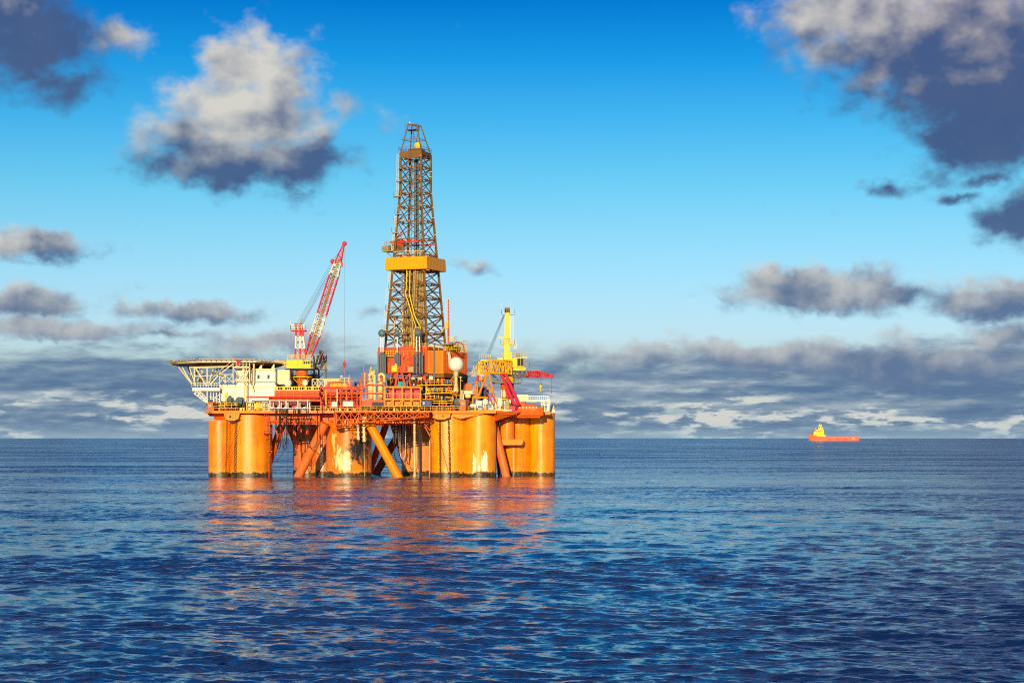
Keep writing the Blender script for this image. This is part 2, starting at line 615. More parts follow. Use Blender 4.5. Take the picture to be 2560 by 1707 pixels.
def paint(name, col, rough=.45, var=.18, rust=.12, dirt=(.10, .045, .02), metal=0.0):
    if name in MATS:
        return MATS[name]
    m, t, p = base_mat(name)
    pos = t.n('ShaderNodeNewGeometry').outputs['Position']
    n1 = t.noise(pos, .45, 4, .6)
    st = t.noise(t.mapping(pos, scale=(2.2, 2.2, .22)), 1.0, 5, .65)
    n3 = t.noise(pos, 3.5, 3, .6)
    dk = tuple(c * .62 for c in col)
    lt = tuple(min(1, c * 1.12 + .01) for c in col)
    c = t.mix(t.ss(n1, .3, .7), t.mix(var, col, dk), t.mix(var, col, lt))
    c = t.mix(t.math('MULTIPLY', t.ss(n3, .5, .8), var), c, dk)
    ms = t.math('MULTIPLY', t.ss(st, .54, .72), min(1, rust * 3))
    ms2 = t.math('MULTIPLY', t.ss(t.math('ADD', t.math('MULTIPLY', n3, .5), t.math('MULTIPLY', st, .5)), .58, .66), min(1, rust * 4))
    c = t.mix(t.math('MAXIMUM', t.math('MULTIPLY', ms, .45), ms2), c, dirt)
    t.put(p.inputs['Base Color'], c)
    t.put(p.inputs['Roughness'], t.math('MULTIPLY_ADD', n1, .2, rough - .1))
    p.inputs['Metallic'].default_value = metal
    p.inputs['Specular IOR Level'].default_value = .5 if rough < .2 else .2
    MATS[name] = m
    return m


def column_paint(name, col, Y, patches=(), rough=.31):
    m, t, p = base_mat(name)
    pos = t.n('ShaderNodeNewGeometry').outputs['Position']
    sp = t.n('ShaderNodeSeparateXYZ')
    t.put(sp.inputs[0], pos)
    n1 = t.noise(pos, .28, 4, .55)
    st = t.noise(t.mapping(pos, scale=(1.6, 1.6, .10)), 1.0, 6, .62)
    fine = t.noise(t.mapping(pos, scale=(1.8, 1.8, .8)), 1.5, 6, .68)
    dk = (col[0] * .93, col[1] * .78, col[2])
    lt = (min(1, col[0] * 1.03), col[1] * 1.16, col[2])
    c = t.mix(t.ss(n1, .32, .68), dk, lt)
    c = t.mix(t.math('MULTIPLY', t.ss(st, .52, .70), .42), c, (col[0] * .84, col[1] * .58, .008))
    c = t.mix(t.math('MULTIPLY', t.ss(fine, .62, .76), .14), c, (.30, .07, .015))
    strip = t.noise(t.mapping(pos, scale=(.42, .42, .035), loc=(Y * .01, 3, 1)), 1.0, 4, .6)  # strips put yellow highlights and redder sides into the paint colour
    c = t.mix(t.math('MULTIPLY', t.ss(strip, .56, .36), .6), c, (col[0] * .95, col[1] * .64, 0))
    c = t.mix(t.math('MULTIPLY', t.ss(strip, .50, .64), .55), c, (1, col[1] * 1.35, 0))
    for (px, py, rx, ry, pc, th, soft, up) in patches:
        v = t.mapping(pos, loc=(-X_(px, Y) / (rx * Y / FP), 0, -Z_(py, Y) / (ry * Y / FP)), scale=(FP / (rx * Y), 0, FP / (ry * Y)))
        ln = t.math('SUBTRACT', 1.0, t.vec('LENGTH', v))
        nn = t.noise(t.mapping(pos, scale=(1, 1, up), loc=(px * .1, 0, 0)), 1.1, 7, .66)
        k = t.ss(t.math('ADD', ln, t.math('MULTIPLY', t.math('SUBTRACT', nn, .5), 2.6)), th, th + soft)
        c = t.mix(k, c, pc)
    wl = t.math('ADD', sp.outputs[2], t.math('MULTIPLY', t.math('SUBTRACT', t.noise(t.mapping(pos, scale=(1, 1, .5)), .38, 6, .68), .5), -3.2))
    c = t.mix(t.math('MULTIPLY', t.ss(t.noise(t.mapping(pos, scale=(2.6, 2.6, .12)), 1.3, 5, .6), .58, .68), .55), c, (.34, .075, .01))
    k = t.ss(wl, 1.25, .95)
    grow = t.mix(t.ss(t.noise(pos, 1.7, 4, .6), .42, .62), (.040, .022, .009), (.15, .085, .018))
    c = t.mix(t.math('MULTIPLY', t.ss(wl, 2.4, 1.1), .35), c, (.62, .36, .05))
    c = t.mix(k, c, grow)
    t.put(p.inputs['Base Color'], c)
    t.put(p.inputs['Roughness'], t.math('MULTIPLY_ADD', k, .05, rough))
    p.inputs['Specular IOR Level'].default_value = .5
    return m


ORANGE = (.96, .265, .0)
M_or = paint('orange_paint', ORANGE, .42, .2, .10)
M_ord = paint('deep_orange_paint', (.80, .125, .004), .45, .22, .16)
M_yel = paint('yellow_paint', (.95, .58, .0), .42, .12, .05)
M_ylr = paint('yellow_railing_paint', (.86, .50, .012), .45, .2, .08)
M_red = paint('salmon_red_paint', (.76, .095, .028), .45, .25, .16)
M_pink = paint('magenta_red_paint', (.74, .035, .07), .42, .2, .06)
M_scar = paint('scarlet_paint', (.72, .03, .025), .42, .2, .06)
M_cream = paint('cream_paint', (.80, .66, .36), .45, .2, .10)
M_tank = paint('beige_tank_paint', (.74, .54, .22), .42, .2, .12)
M_white = paint('white_paint', (.86, .82, .66), .45, .1, .05)
M_wh2 = paint('clean_white_paint', (.86, .80, .62), .38, .12, .05)
M_brown = paint('weathered_brown_steel', (.215, .095, .020), .55, .35, .25, dirt=(.34, .22, .05))
M_tan = paint('tan_steel', (.40, .26, .085), .5, .3, .2)
M_grey = paint('grey_steel', (.16, .165, .17), .5, .3, .12)
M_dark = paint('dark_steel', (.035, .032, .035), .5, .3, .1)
M_chrome = paint('chrome_shine_white', (.88, .88, .90), .25, .03, .0, metal=.1)  # hardly metallic: the bright shine of chrome is put into the colour
M_blue = paint('blue_container_paint', (.025, .07, .24), .42, .2, .06)
M_lblue = paint('light_blue_paint', (.05, .20, .36), .42, .2, .06)
M_teal = paint('teal_paint', (.0, .30, .36), .42, .15, .04)
M_bgrey = paint('blue_grey_paint', (.10, .16, .19), .4, .25, .1)
M_olive = paint('olive_paint', (.42, .32, .10), .5, .2, .1)
M_boat = paint('lifeboat_orange', (.92, .15, .02), .3, .12, .02)
M_black = paint('black_rubber', (.022, .018, .016), .6, .2, .0)
M_chain = paint('rusty_chain', (.12, .05, .022), .6, .4, .2)
M_glass = paint('dark_window_glass', (.03, .045, .06), .08, .1, .0)
M_mark = paint('white_marking', (.86, .86, .84), .4, .05, .0)
M_brand = paint('brick_red_brace', (.78, .17, .03), .42, .25, .2)

# ================================================================== the platform itself: columns, braces, deck
rig = thing('drilling_platform', 'orange semi-submersible drilling platform standing on fat round columns in the sea', 'oil rig', (X_(870), 520, 0))

pr = rr((X_(567, 499) + X_(672, 499)) / 2, 505, 5.25, 6, 4.7)
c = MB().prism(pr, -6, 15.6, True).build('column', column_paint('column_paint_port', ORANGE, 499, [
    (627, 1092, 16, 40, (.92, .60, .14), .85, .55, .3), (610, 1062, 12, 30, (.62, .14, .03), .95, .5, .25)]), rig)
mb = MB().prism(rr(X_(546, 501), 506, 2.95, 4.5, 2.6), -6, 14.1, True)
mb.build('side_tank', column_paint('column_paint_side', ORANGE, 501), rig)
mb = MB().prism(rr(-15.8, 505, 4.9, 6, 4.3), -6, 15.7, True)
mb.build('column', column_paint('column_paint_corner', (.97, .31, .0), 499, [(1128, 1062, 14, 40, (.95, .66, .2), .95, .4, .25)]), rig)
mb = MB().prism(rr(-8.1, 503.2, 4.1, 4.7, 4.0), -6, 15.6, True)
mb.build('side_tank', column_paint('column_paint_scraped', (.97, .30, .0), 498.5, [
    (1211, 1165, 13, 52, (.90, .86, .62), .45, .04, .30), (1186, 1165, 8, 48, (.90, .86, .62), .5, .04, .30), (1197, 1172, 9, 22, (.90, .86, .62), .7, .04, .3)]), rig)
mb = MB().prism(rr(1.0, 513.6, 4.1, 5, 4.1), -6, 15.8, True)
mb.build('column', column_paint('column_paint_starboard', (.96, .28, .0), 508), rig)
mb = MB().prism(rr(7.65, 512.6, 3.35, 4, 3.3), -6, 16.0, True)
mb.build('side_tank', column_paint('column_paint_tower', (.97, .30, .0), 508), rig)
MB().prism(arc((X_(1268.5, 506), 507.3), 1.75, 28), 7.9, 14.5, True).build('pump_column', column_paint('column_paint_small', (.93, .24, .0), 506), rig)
mb = MB().pb(1252, 1308, 1098, 1106, 505.2, 510)
mb.add([(X_(1253, 505), 505.2, Z_(1112, 505)), (X_(1304, 505), 505.2, Z_(1112, 505)), (X_(1304, 505), 509, Z_(1112, 505)), (X_(1253, 505), 509, Z_(1112, 505)),
        (X_(1252, 505), 505.2, Z_(1106.02, 505)), (X_(1308, 505), 505.2, Z_(1106.02, 505)), (X_(1308, 505), 509, Z_(1106.02, 505)), (X_(1252, 505), 509, Z_(1106.02, 505))],
       [(0, 3, 2, 1), (0, 1, 5, 4), (1, 2, 6, 5), (2, 3, 7, 6), (3, 0, 4, 7)])
mb.build('pump_ledge', M_or, rig)
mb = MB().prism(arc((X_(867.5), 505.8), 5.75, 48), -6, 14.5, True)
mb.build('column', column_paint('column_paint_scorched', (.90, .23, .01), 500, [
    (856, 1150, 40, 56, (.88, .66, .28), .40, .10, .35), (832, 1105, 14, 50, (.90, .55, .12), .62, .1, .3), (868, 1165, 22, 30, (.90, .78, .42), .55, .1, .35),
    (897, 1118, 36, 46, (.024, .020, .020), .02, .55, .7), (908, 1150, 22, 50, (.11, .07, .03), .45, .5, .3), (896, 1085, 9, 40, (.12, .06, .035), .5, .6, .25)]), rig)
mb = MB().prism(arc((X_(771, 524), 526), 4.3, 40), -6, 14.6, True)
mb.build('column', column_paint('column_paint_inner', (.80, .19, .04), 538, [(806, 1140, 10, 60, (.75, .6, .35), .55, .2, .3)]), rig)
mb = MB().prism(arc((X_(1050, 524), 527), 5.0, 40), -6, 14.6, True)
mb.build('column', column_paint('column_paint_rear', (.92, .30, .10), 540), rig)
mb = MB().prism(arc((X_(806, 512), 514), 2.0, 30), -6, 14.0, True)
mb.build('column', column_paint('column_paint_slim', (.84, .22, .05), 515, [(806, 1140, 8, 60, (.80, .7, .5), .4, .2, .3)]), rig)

BR = [((706, 1058, 512), (668, 1158, 505), .95, M_ord), ((722, 1060, 516), (766, 1160, 533), .95, M_brand), ((724, 1060, 520), (797, 1186, 545), .7, M_ord),
      ((812, 1058, 500), (742, 1189, 503), 1.12, M_brand), ((922, 1056, 499), (1002, 1194, 498), 1.15, M_or),
      ((965, 1062, 522), (921, 1178, 516), .85, M_ord), ((1012, 1060, 540), (934, 1184, 536), 1.05, M_ord), ((985, 1060, 530), (1026, 1186, 528), 1.05, M_brand),
      ((1000, 1060, 532), (1031, 1186, 540), .75, M_ord), ((1234, 1058, 506), (1268, 1190, 503), 1.05, M_brand), ((1240, 1058, 516), (1254, 1188, 520), .9, M_ord)]
for a, b, r, m in BR:
    MB().tube(P(*a), P(*b) + Vector((0, 0, -1)), r, 24).build('brace', m, rig)

# deck box with tapered haunches over each column
mb = MB()
mb.pb(566, 1078, 1036, 1058, 502, 548)
mb.box((X_(1078), 500.6, 14.2), (X_(1236), 548, 15.9))
mb.box((X_(668, 501), 500.9, 13.5), (X_(700, 501), 502.02, 15.6))
mb.pb(566, 800, 1034, 1046, 500.8, 502.01)
mb.build('deck_box', M_ord, rig)
mb = MB()
for x0, x1 in ((668, 730), (800, 760)):     # haunch plates under the front edge
    mb.add([P(x0, 1036, 500.3), P(x1, 1036, 500.3), P(x0, 1056, 500.3), P(x0, 1036, 501), P(x1, 1036, 501), P(x0, 1056, 501)],
           [(0, 1, 2), (3, 5, 4), (0, 3, 4, 1), (1, 4, 5, 2), (2, 5, 3, 0)])
for px in range(690, 800, 12):
    mb.pb(px, px + 1.2, 1046, 1058, 500.7, 501.9)
for px in (672, 790, 798):
    mb.tube(P(px, 1034, 500.2), P(px + 2, 1062, 500.2), .22)
mb.tube(P(668, 1059.5, 500.6), P(812, 1059.5, 500.6), .2)
mb.tube(P(678, 1052, 500.2), P(806, 1054, 500.2), .12)
mb.build_each('haunch_plate', M_ord, rig)
mb = MB()
pl = [(X_(505, 497), 501), (X_(530, 497), 497.4), (X_(1172, 497), 497.0), (X_(1240, 498), 497.6), (X_(1240, 498), 548), (X_(566, 497), 548), (X_(505, 497), 512)]
mb.prism(pl, Z_(1032.5, 497), Z_(1027, 497))
mb.build('deck_plate', M_or, rig)
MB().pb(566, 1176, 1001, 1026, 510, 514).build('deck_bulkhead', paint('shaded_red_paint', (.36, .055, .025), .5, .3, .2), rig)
# bracketed end of the deck over the left tank
mb = MB()
mb.prism([(X_(512, 499), 503), (X_(532, 499), 499.4), (X_(566, 499), 499.4), (X_(566, 499), 510), (X_(512, 499), 510)], Z_(1040, 499), Z_(1032.6, 499), scale0=.78)
mb.prism([(X_(530, 499), 501), (X_(566, 499), 500.2), (X_(566, 499), 509), (X_(530, 499), 509)], Z_(1049, 499), Z_(1040.02, 499), scale0=.86)
mb.build('deck_bracket', M_ord, rig)
# box girder over the right corner column
mb = MB()
mb.add([P(1130, 1033, 497.9), P(1238, 1033, 497.9), P(1238, 1034, 497.9), P(1213, 1034, 497.9), P(1150, 1047, 497.9), P(1130, 1041, 497.9),
        P(1130, 1033, 501), P(1238, 1033, 501), P(1238, 1034, 501), P(1213, 1034, 501), P(1150, 1047, 501), P(1130, 1041, 501)],
       [(5, 4, 3, 2, 1, 0), (6, 7, 8, 9, 10, 11)] + [(i, (i + 1) % 6, 6 + (i + 1) % 6, 6 + i) for i in range(6)])
mb.pb(1168, 1240, 1025.5, 1033, 497.2, 500)
mb.build('corner_girder', M_or, rig)
# overhang carrying the boat station
mb = MB()
A = [(X_(1236, 498), 498.2), (X_(1300, 500), 500.5), (X_(1300, 500), 512), (X_(1236, 498), 535)]
zt, zb = Z_(1026, 499), Z_(1031, 499)
B = [(p[0] - (0 if i in (0, 3) else 5.2), p[1] + (2 if i < 2 else 0)) for i, p in enumerate(A)]
mb.prism(A, zb, zt)
vs = [(*B[0], 13.9), (*B[1], 14.3), (*B[2], 14.3), (*B[3], 13.6)] + [(p[0], p[1], zb - .01) for p in A]
mb.add(vs, [(3, 2, 1, 0), (0, 1, 5, 4), (1, 2, 6, 5), (2, 3, 7, 6), (3, 0, 4, 7)])
for k in range(9):
    px = 1243 + k * 6
    mb.tube(P(px, 1034 + k * .2, 499), P(px - 3, 1050, 507), .12)
mb.pb(1240, 1292, 1049, 1056, 508, 511)
mb.build('overhang', M_brown if False else M_ord, rig)
# fairlead plates with a slot, ribs, shoes
for (x0, x1, xs, yt, yb) in ((563, 596, 575.7, 1033, 1051), (1082, 1124, 1108, 1032, 1048)):
    mb = MB()
    Yf = 497.7
    w = x1 - x0
    o = [P(x0 - 3, yt, Yf), P(x1 + 3, yt, Yf), P(x1, yb - 5, Yf), P(x1 - w * .3, yb, Yf), P(x0 + w * .3, yb, Yf), P(x0, yb - 4, Yf)]
    q = [v + Vector((0, 2.6, 0)) for v in o]
    mb.add(o + q, [(5, 4, 3, 2, 1, 0), (6, 7, 8, 9, 10, 11)] + [(i, (i + 1) % 6, 6 + (i + 1) % 6, 6 + i) for i in range(6)])
    for k in (.12, .38, .66, .88):
        mb.box((X_(x0 + w * k - .5), Yf - .2, Z_(yb - 3)), (X_(x0 + w * k + .5), Yf, Z_(yt)))
    f = mb.build('fairlead_plate', M_or, rig)
    MB().lathe(P(xs, (yt + yb) / 2 - .5, Yf - .06), [(.02, .04), (.26, .04), (.26, .0), (.02, 0)], 16, 'Y').build('fairlead_slot', M_black, f)
    mb = MB()
    mb.tube(P(x0 + 3, yb - 2, Yf + .2), P(x0 + w * .35, yb + 1.2, Yf + .2), .22)
    mb.tube(P(x0 + w * .35, yb + 1.2, Yf + .2), P(x1 - w * .35, yb + 1.2, Yf + .2), .2)
    mb.tube(P(x1 - w * .35, yb + 1.2, Yf + .2), P(x1 + 2, yb - 5, Yf + .2), .22)
    mb.build('fairlead_shoe', M_chain, f)

# sloping lattice girder along the middle of the front edge
mb = MB()
n = 12
for Yg in (493.6, 496.0):
    tops = [P(838 + (1072 - 838) * i / n, 1030.5, Yg) for i in range(n + 1)]
    mids = [P(838 + (1072 - 838) * i / n, 1049 - 14 * max(0, i - 7) / 5 if i > 7 else 1049, Yg) for i in range(n + 1)]
    bots = [P(838 + (1072 - 838) * i / n, 1062 - 21 * i / n, Yg) for i in range(n + 1)]
    for i in range(n):
        mb.tube(tops[i], tops[i + 1], .17, 5)
        mb.tube(bots[i], bots[i + 1], .17, 5)
        if i % 2:
            mb.tube(tops[i], bots[i + 1], .11, 4)
            mb.tube(bots[i], tops[i + 1], .07, 4)
        else:
            mb.tube(bots[i], tops[i + 1], .11, 4)
            mb.tube(tops[i], bots[i + 1], .07, 4)
    mb.tube(P(838, 1049, Yg), P(1000, 1044, Yg), .09, 4)
    for i in range(n + 1):
        mb.tube(tops[i], bots[i], .13, 5)
for i in range(n + 1):
    a = P(838 + 234 * i / n, 1030.5, 493.6)
    mb.tube(a, a + Vector((0, 2.4, 0)), .08, 4)
    a = P(838 + 234 * i / n, 1062 - 21 * i / n, 493.6)
    mb.tube(a, a + Vector((0, 2.4, 0)), .1, 4)
mb.pb(834, 842, 1030, 1068, 496.2, 498)
mb.tube(P(838, 1067, 496), P(852, 1067, 496), .5, 12)
mb.build('lattice_girder', M_ord, rig)
mb = MB()
mb.pb(836, 1076, 1027.5, 1029.6, 493.2, 497)
mb.build('girder_walkway', M_or, rig)
mb = MB()
for (px, py0, py1, r) in ((895, 1054, 1099, .42), (909.5, 1052, 1104, .46)):
    pts = [P(px, py1, 497.6)]
    pts += [P(px, py0, 497.6)] + [P(px, py0, 497.6) + Vector((1.4 * (1 - math.cos(R(a))), 0, 1.4 * math.sin(R(a)))) for a in (20, 40, 60, 80, 90)]
    pts += [pts[-1] + Vector((3.2, 0, .15))]
    e = MB().path(pts, r, 14)
    for yy in (1068, 1080, 1092):
        e.lathe(P(px, yy, 497.6), [(r + .08, -.12), (r + .08, .12)], 14)
    e.build('exhaust_pipe', M_cream, rig)
MB().tube(P(910, 1104, 499), P(911, 1190, 499), .05).build('drain_pipe', M_cream, rig)
# lower pipe gallery under the deck, right of the middle column
mb = MB()
for k in range(5):
    mb.tube(P(940, 1050 + 2.6 * k, 503 + k), P(1072, 1048 + 3 * k, 503 + k), (.2, .12, .1, .16, .22)[k], 6)
for px in (946, 958, 972, 990, 1008, 1030, 1052, 1066):
    mb.tube(P(px, 1040, 503), P(px, 1064, 503), .13, 5)
mb.pb(950, 956, 1058, 1068, 503, 505)
for k in range(14):
    px = random.uniform(944, 1066)
    mb.pb(px, px + random.uniform(2, 7), 1042 + random.uniform(0, 6), 1052 + random.uniform(0, 6), 505, 508)
mb.tube(P(1062, 1066, 500), P(1075, 1090, 500), .16)
mb.tube(P(1062, 1060, 500), P(1075, 1076, 500), .1)
mb.ladder(P(1066, 1064, 499.4), P(1066, 1034, 499.4), .8)
mb.build('pipe_gallery', M_brand, rig)
mb = MB()
for px, y0 in ((983, 1090), (988, 1094), (992, 1080), (996, 1100), (1015, 1070)):
    mb.tube(P(px, 1062, 506), P(px, y0 + 15, 506), .06, 4)
mb.build_each('hanging_pipe', M_grey, rig)

# ladders and landings on the left column
mb = MB()
mb.ladder(P(664, 1062, 498.7), P(664, 1034, 498.7), .6)
mb.ladder(P(668, 1084, 499), P(668, 1040, 499), .5)
mb.tube(P(673.5, 1062, 499.5), P(672.5, 1193, 499.5), .12, 6)
for py in (1081, 1127):
    x0 = 655 if py < 1100 else 668
    mb.pb(x0, 681 if py > 1100 else 679, py, py + 1.2, 498, 500)
    mb.rail([P(x0, py, 498), P(681 if py > 1100 else 679, py, 498), P(681 if py > 1100 else 679, py, 500)], 1.1, 1.0, .05)
    mb.tube(P(x0 + 12, py + 1, 498.2), P(x0 + 4, py + 14, 498.6), .07)
mb.ladder(P(680, 1080, 498.6), P(680, 1070, 498.6), .5)
for k in range(16):
    p = P(656, 1103 + k * 5, 498.65)
    mb.tube(p, p + Vector((.35, 0, 0)), .03, 4)
mb.build_each('ladder', M_red, rig)
# thin guy wires across the left columns
for a, b in (((590, 1056), (528, 1186)), ((598, 1052), (556, 1182)), ((604, 1050), (572, 1180)), ((588, 1090), (552, 1184))):
    MB().tube(P(a[0], a[1], 497.5), P(b[0], b[1], 498.6), .035, 4).build('mooring_wire', M_chain, rig)
MB().tube(P(1085, 1050, 497.2), P(1122, 1186, 498.2), .045, 4).build('mooring_wire', M_chain, rig)
MB().tube(P(1074, 1100, 498), P(1073, 1192, 498), .07, 5).build('drain_pipe', M_cream, rig)

# yellow railings round the deck edge, one per run
zd = Z_(1027, 497) + .02
for x0, x1 in ((534, 563), (620, 670), (776, 838), (1120, 1150), (1172, 1232)):
    MB().rail([(X_(x0, 497.3), 497.3, zd), (X_(x1, 497.3), 497.3, zd)], 1.15, 1.35, .06).build('railing', M_yel if x0 > 1000 else M_ylr, rig)
MB().rail([P(838, 1027.4, 493.5), P(1076, 1027.4, 493.5)], 1.15, 1.5, .055).build('railing', M_ylr, rig)
MB().rail([P(1076, 1027, 497.3), P(1120, 1027, 497.3)], 1.15, 1.3, .055).build('railing', M_ylr, rig)


# ================================================================== chains, hoses, pipes that hang into the water
def chain(p0, p1, label):
    mb = MB()
    p0, p1 = Vector(p0), Vector(p1)
    d = p1 - p0
    n = int(d.length / .62)
    q = d.to_track_quat('Z', 'Y')
    for i in range(n):
        c = p0.lerp(p1, (i + .5) / n)
        tw = math.pi / 2 * (i % 2) + .5
        ring = []
        for k in range(10):
            a = 2 * math.pi * k / 10
            x = .19 * math.cos(a)
            z = .24 * math.sin(a) + (.2 if math.sin(a) > 0 else -.2)
            ring.append(c + q @ Vector((x * math.cos(tw), x * math.sin(tw), z)))
        mb.path(ring + ring[:2], .062, 5)
    solo(mb, 'anchor_chain', M_chain, label, 'chain', 'anchor chains running down into the sea')


chain(P(568, 1052, 499.0), P(565, 1194, 499.0), 'rusty anchor chain nearest the left end, running down the left column')
chain(P(589, 1050, 498.35), P(586, 1194, 498.35), 'second rusty anchor chain on the left column, right of its twin')
chain(P(1099, 1048, 498.35), P(1100.5, 1194, 498.35), 'dark anchor chain on the corner column farther from the scraped white patch')
chain(P(1121, 1046, 498.35), P(1125.5, 1194, 498.35), 'dark anchor chain on the corner column nearest the scraped white patch')


def uhose(x0, x1, yt, yb, Y=496.6, y2=None):
    pts = []
    y2 = yt if y2 is None else y2
    for i in range(25):
        t = i / 24
        u = abs(2 * t - 1)
        top = yt if t < .5 else y2
        x = x0 + (x1 - x0) * (.5 - .5 * math.cos(math.pi * min(1, max(0, (t - .18) / .64))))
        py = yb - (yb - top) * max(0, (u ** 2.4 if u < 1 else 1))
        pts.append(P(x, py, Y + .25 * math.sin(6 * t)))
    return MB().path(pts, .1, 6)


ORD = ['first', 'second', 'third', 'fourth', 'fifth', 'sixth', 'seventh', 'eighth']
HS = [(688, 699, 1022, 1076), (691, 702, 1022, 1122), (707, 718, 1022, 1124), (712, 716, 1022, 1110), (734, 748, 1022, 1108), (738, 745, 1022, 1120), (752, 770, 1022, 1100), (766, 794, 1022, 1119)]
for i, (x0, x1, yt, yb) in enumerate(HS):
    h = thing('hanging_hose', f'{ORD[i]} dark hose loop from the left hanging below the white pulley frame', 'hose', P(x0, 1020, 496.6), 'hose loops hanging under the white pulley frame')
    uhose(x0, x1, yt, yb, 496.3 + .12 * i).build('hose', M_black, h)
    f = MB()
    for (xx, yy) in ((x0, 1045 + 5 * (i % 3)), (x1, 1060 + 7 * (i % 4)), (x0 + 1, 1072 + 4 * (i % 3)))[:3 if yb > 1090 else 1]:
        if yy + 8 < yb - 8:
            f.tube(P(xx, yy, 496.2 + .12 * i), P(xx, yy + 9, 496.2 + .12 * i), .17, 8)
    f.build_each('hose_sleeve', M_red, h)
mb = uhose(806, 836, 1010, 1040, 495.5, 1022)
solo(mb, 'hanging_hose', M_black, 'short black hose loop sagging at the left end of the lattice girder', 'hose')
for i, (x0, x1, yt, yb) in enumerate(((1003, 1005, 1064, 1100), (985, 1020, 1062, 1156), (1000, 1014, 1064, 1146), (1016, 1026, 1060, 1160))):
    solo(uhose(x0, x1, yt, yb, 508 + i), 'hanging_hose', M_cream if i == 2 else M_black,
         ('short black hose hanging in the gap right of the slanting brace', 'longest black hose loop hanging in the open middle gap',
          'pale hose loop hanging in the open middle gap', 'thin black hose loop beside the pale riser pipe')[i], 'hose', 'hoses hanging in the middle gap')
mb = MB().path([P(712, 1110, 499), P(706, 1135, 499), P(694, 1150, 499), P(682, 1156, 499), P(672, 1155, 499)], .05, 5)
solo(mb, 'slack_line', M_black, 'slack dark line sweeping from hoses to the left column', 'rope')
mb = MB().tube(P(721, 1070, 500), P(719, 1188, 500), .045, 5)
solo(mb, 'tie_line', M_black, 'thin straight dark line dropping to the water beside the hoses', 'rope')
ri = thing('riser_pipe', 'pale yellow riser pipe standing in the water under the deck', 'pipe', P(1037, 1192, 499))
MB().tube(P(1036, 1046, 499), P(1037, 1193, 499) + Vector((0, 0, -2)), .27, 14).build('pipe', M_tank, ri)
mb = MB()
for yy, r in ((1081, .42), (1105, .45), (1111, .45), (1186, .42), (1190, .5), (1062, .36)):
    mb.lathe(P(1036.5, yy, 499), [(r, -.14), (r, .14)], 14)
mb.build_each('flange', M_tank, ri)
mb = MB().tube(P(1050, 1072, 501), P(1050.5, 1192, 501), .24, 10).tube(P(1054, 1085, 500.5), P(1054, 1194, 500.5), .14, 8)
solo(mb, 'pile_guide', M_dark, 'dark twin guide pipe right of the pale riser pipe', 'pipe')


# ================================================================== drill floor house and derrick (a square turned 22 degrees)
TH = R(-22)
C0 = Vector((X_(1108, 501), 501.0, 0))
MODM = Matrix.Translation(C0) @ Matrix.Rotation(TH, 4, 'Z')      # x along the front face, y into the depth, origin at the near corner
mod = thing('drill_floor_house', 'big red and orange steel house under the derrick with vertical pipes on its face', 'module', MODM @ Vector((-9, 7, 16.4)))
zt, zb = Z_(876, 501), Z_(933, 501)
mb = MB(MODM)
mb.box((-4.3, 0, zb), (0, 15.2, zt))
mb.box((-.4, -.05, zb), (.06, .4, zt))
mb.build('wall', paint('module_orange', (.93, .26, .02), .42, .2, .1), mod)
mb = MB(MODM)
mb.box((-18.3, .25, Z_(932, 505)), (-4.32, 15, Z_(867, 505)))
mb.box((-18.3, .0, Z_(930, 507)), (-16.2, 1.0, Z_(878, 507)))
mb.box((-16.2, .05, Z_(882, 507)), (-4.4, .25, Z_(878, 507)))
for k in range(9):
    mb.box((-15.8 + k * 1.32, .12, Z_(930, 506)), (-15.72 + k * 1.32, .25, Z_(884, 506)))
mb.box((-4.9, -.25, Z_(932, 503)), (-4.35, .25, Z_(868, 503)))
mb.build('wall', M_red, mod)
mb = MB(MODM)
for k in range(14):
    mb.box((-4.0 + k * .28, -.09, zb + .1 + (k % 3) * .3), (-3.96 + k * .28, -.01, zt - .2))
for y in np.arange(.8, 15, 1.25):
    mb.box((.0, y, zb + .1), (.06, y + .06, zt - .1))
mb.build('wall_stiffener', M_ord, mod)
mb = MB(MODM)       # understructure
for x in (-17.5, -13.5, -9.5, -5, -.8):
    for y in (1, 7.5, 14):
        mb.tube((x, y, 16.4), (x, y, zb), .35, 8)
    mb.tube((x, 1, 16.6), (x + 3.6, 1, zb), .14, 5)
    mb.tube((x, 1, zb), (x + 3.6, 1, 17), .14, 5)
for z in (20.2, 22.6, 24.8):
    mb.box((-18, .6, z), (0, 1.0, z + .3))
mb.build('leg_frame', M_ord, mod)
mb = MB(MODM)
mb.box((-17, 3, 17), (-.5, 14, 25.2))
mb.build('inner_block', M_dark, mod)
MB(MODM).box((-2.6, -.3, 24.9), (.3, 15, 25.88)).build('skirt_beam', M_brown, mod)
mb = MB(MODM)
mb.box((-6.5, -1.6, 22.9), (3.0, .3, 23.1))
mb.rail([(-6.5, -1.6, 23.1), (3.0, -1.6, 23.1), (3, 4, 23.1)], 1.1, 1.2, .055)
mb.box((-3, -2.4, 20.9), (3.4, .2, 21.1))
mb.rail([(-3, -2.4, 21.1), (3.4, -2.4, 21.1)], 1.1, 1.2, .055)
mb.build('walkway', M_ylr, mod)
mb = MB(MODM)
mb.rail([(-9.2, .1, zt + .9), (-4, .1, zt + .5), (0, .1, zt), (0, 15, zt)], 1.1, 1.3, .06)
mb.box((-16, -.9, Z_(890, 506)), (-12.1, .0, Z_(891.4, 506)))
mb.rail([(-16, -.9, Z_(891, 506)), (-12.1, -.9, Z_(891, 506))], 1.3, .6, .07, True)
mb.rail([(-12, -.3, Z_(891, 506)), (-6, -.3, Z_(891, 506))], 1.2, 1.2, .05)
mb.build('railing', M_yel, mod)
mb = MB(MODM)
mb.box((-7.4, -.06, Z_(915, 503)), (-6.9, .3, Z_(908, 503)))
mb.build('window', M_black, mod)
mb = MB(MODM)
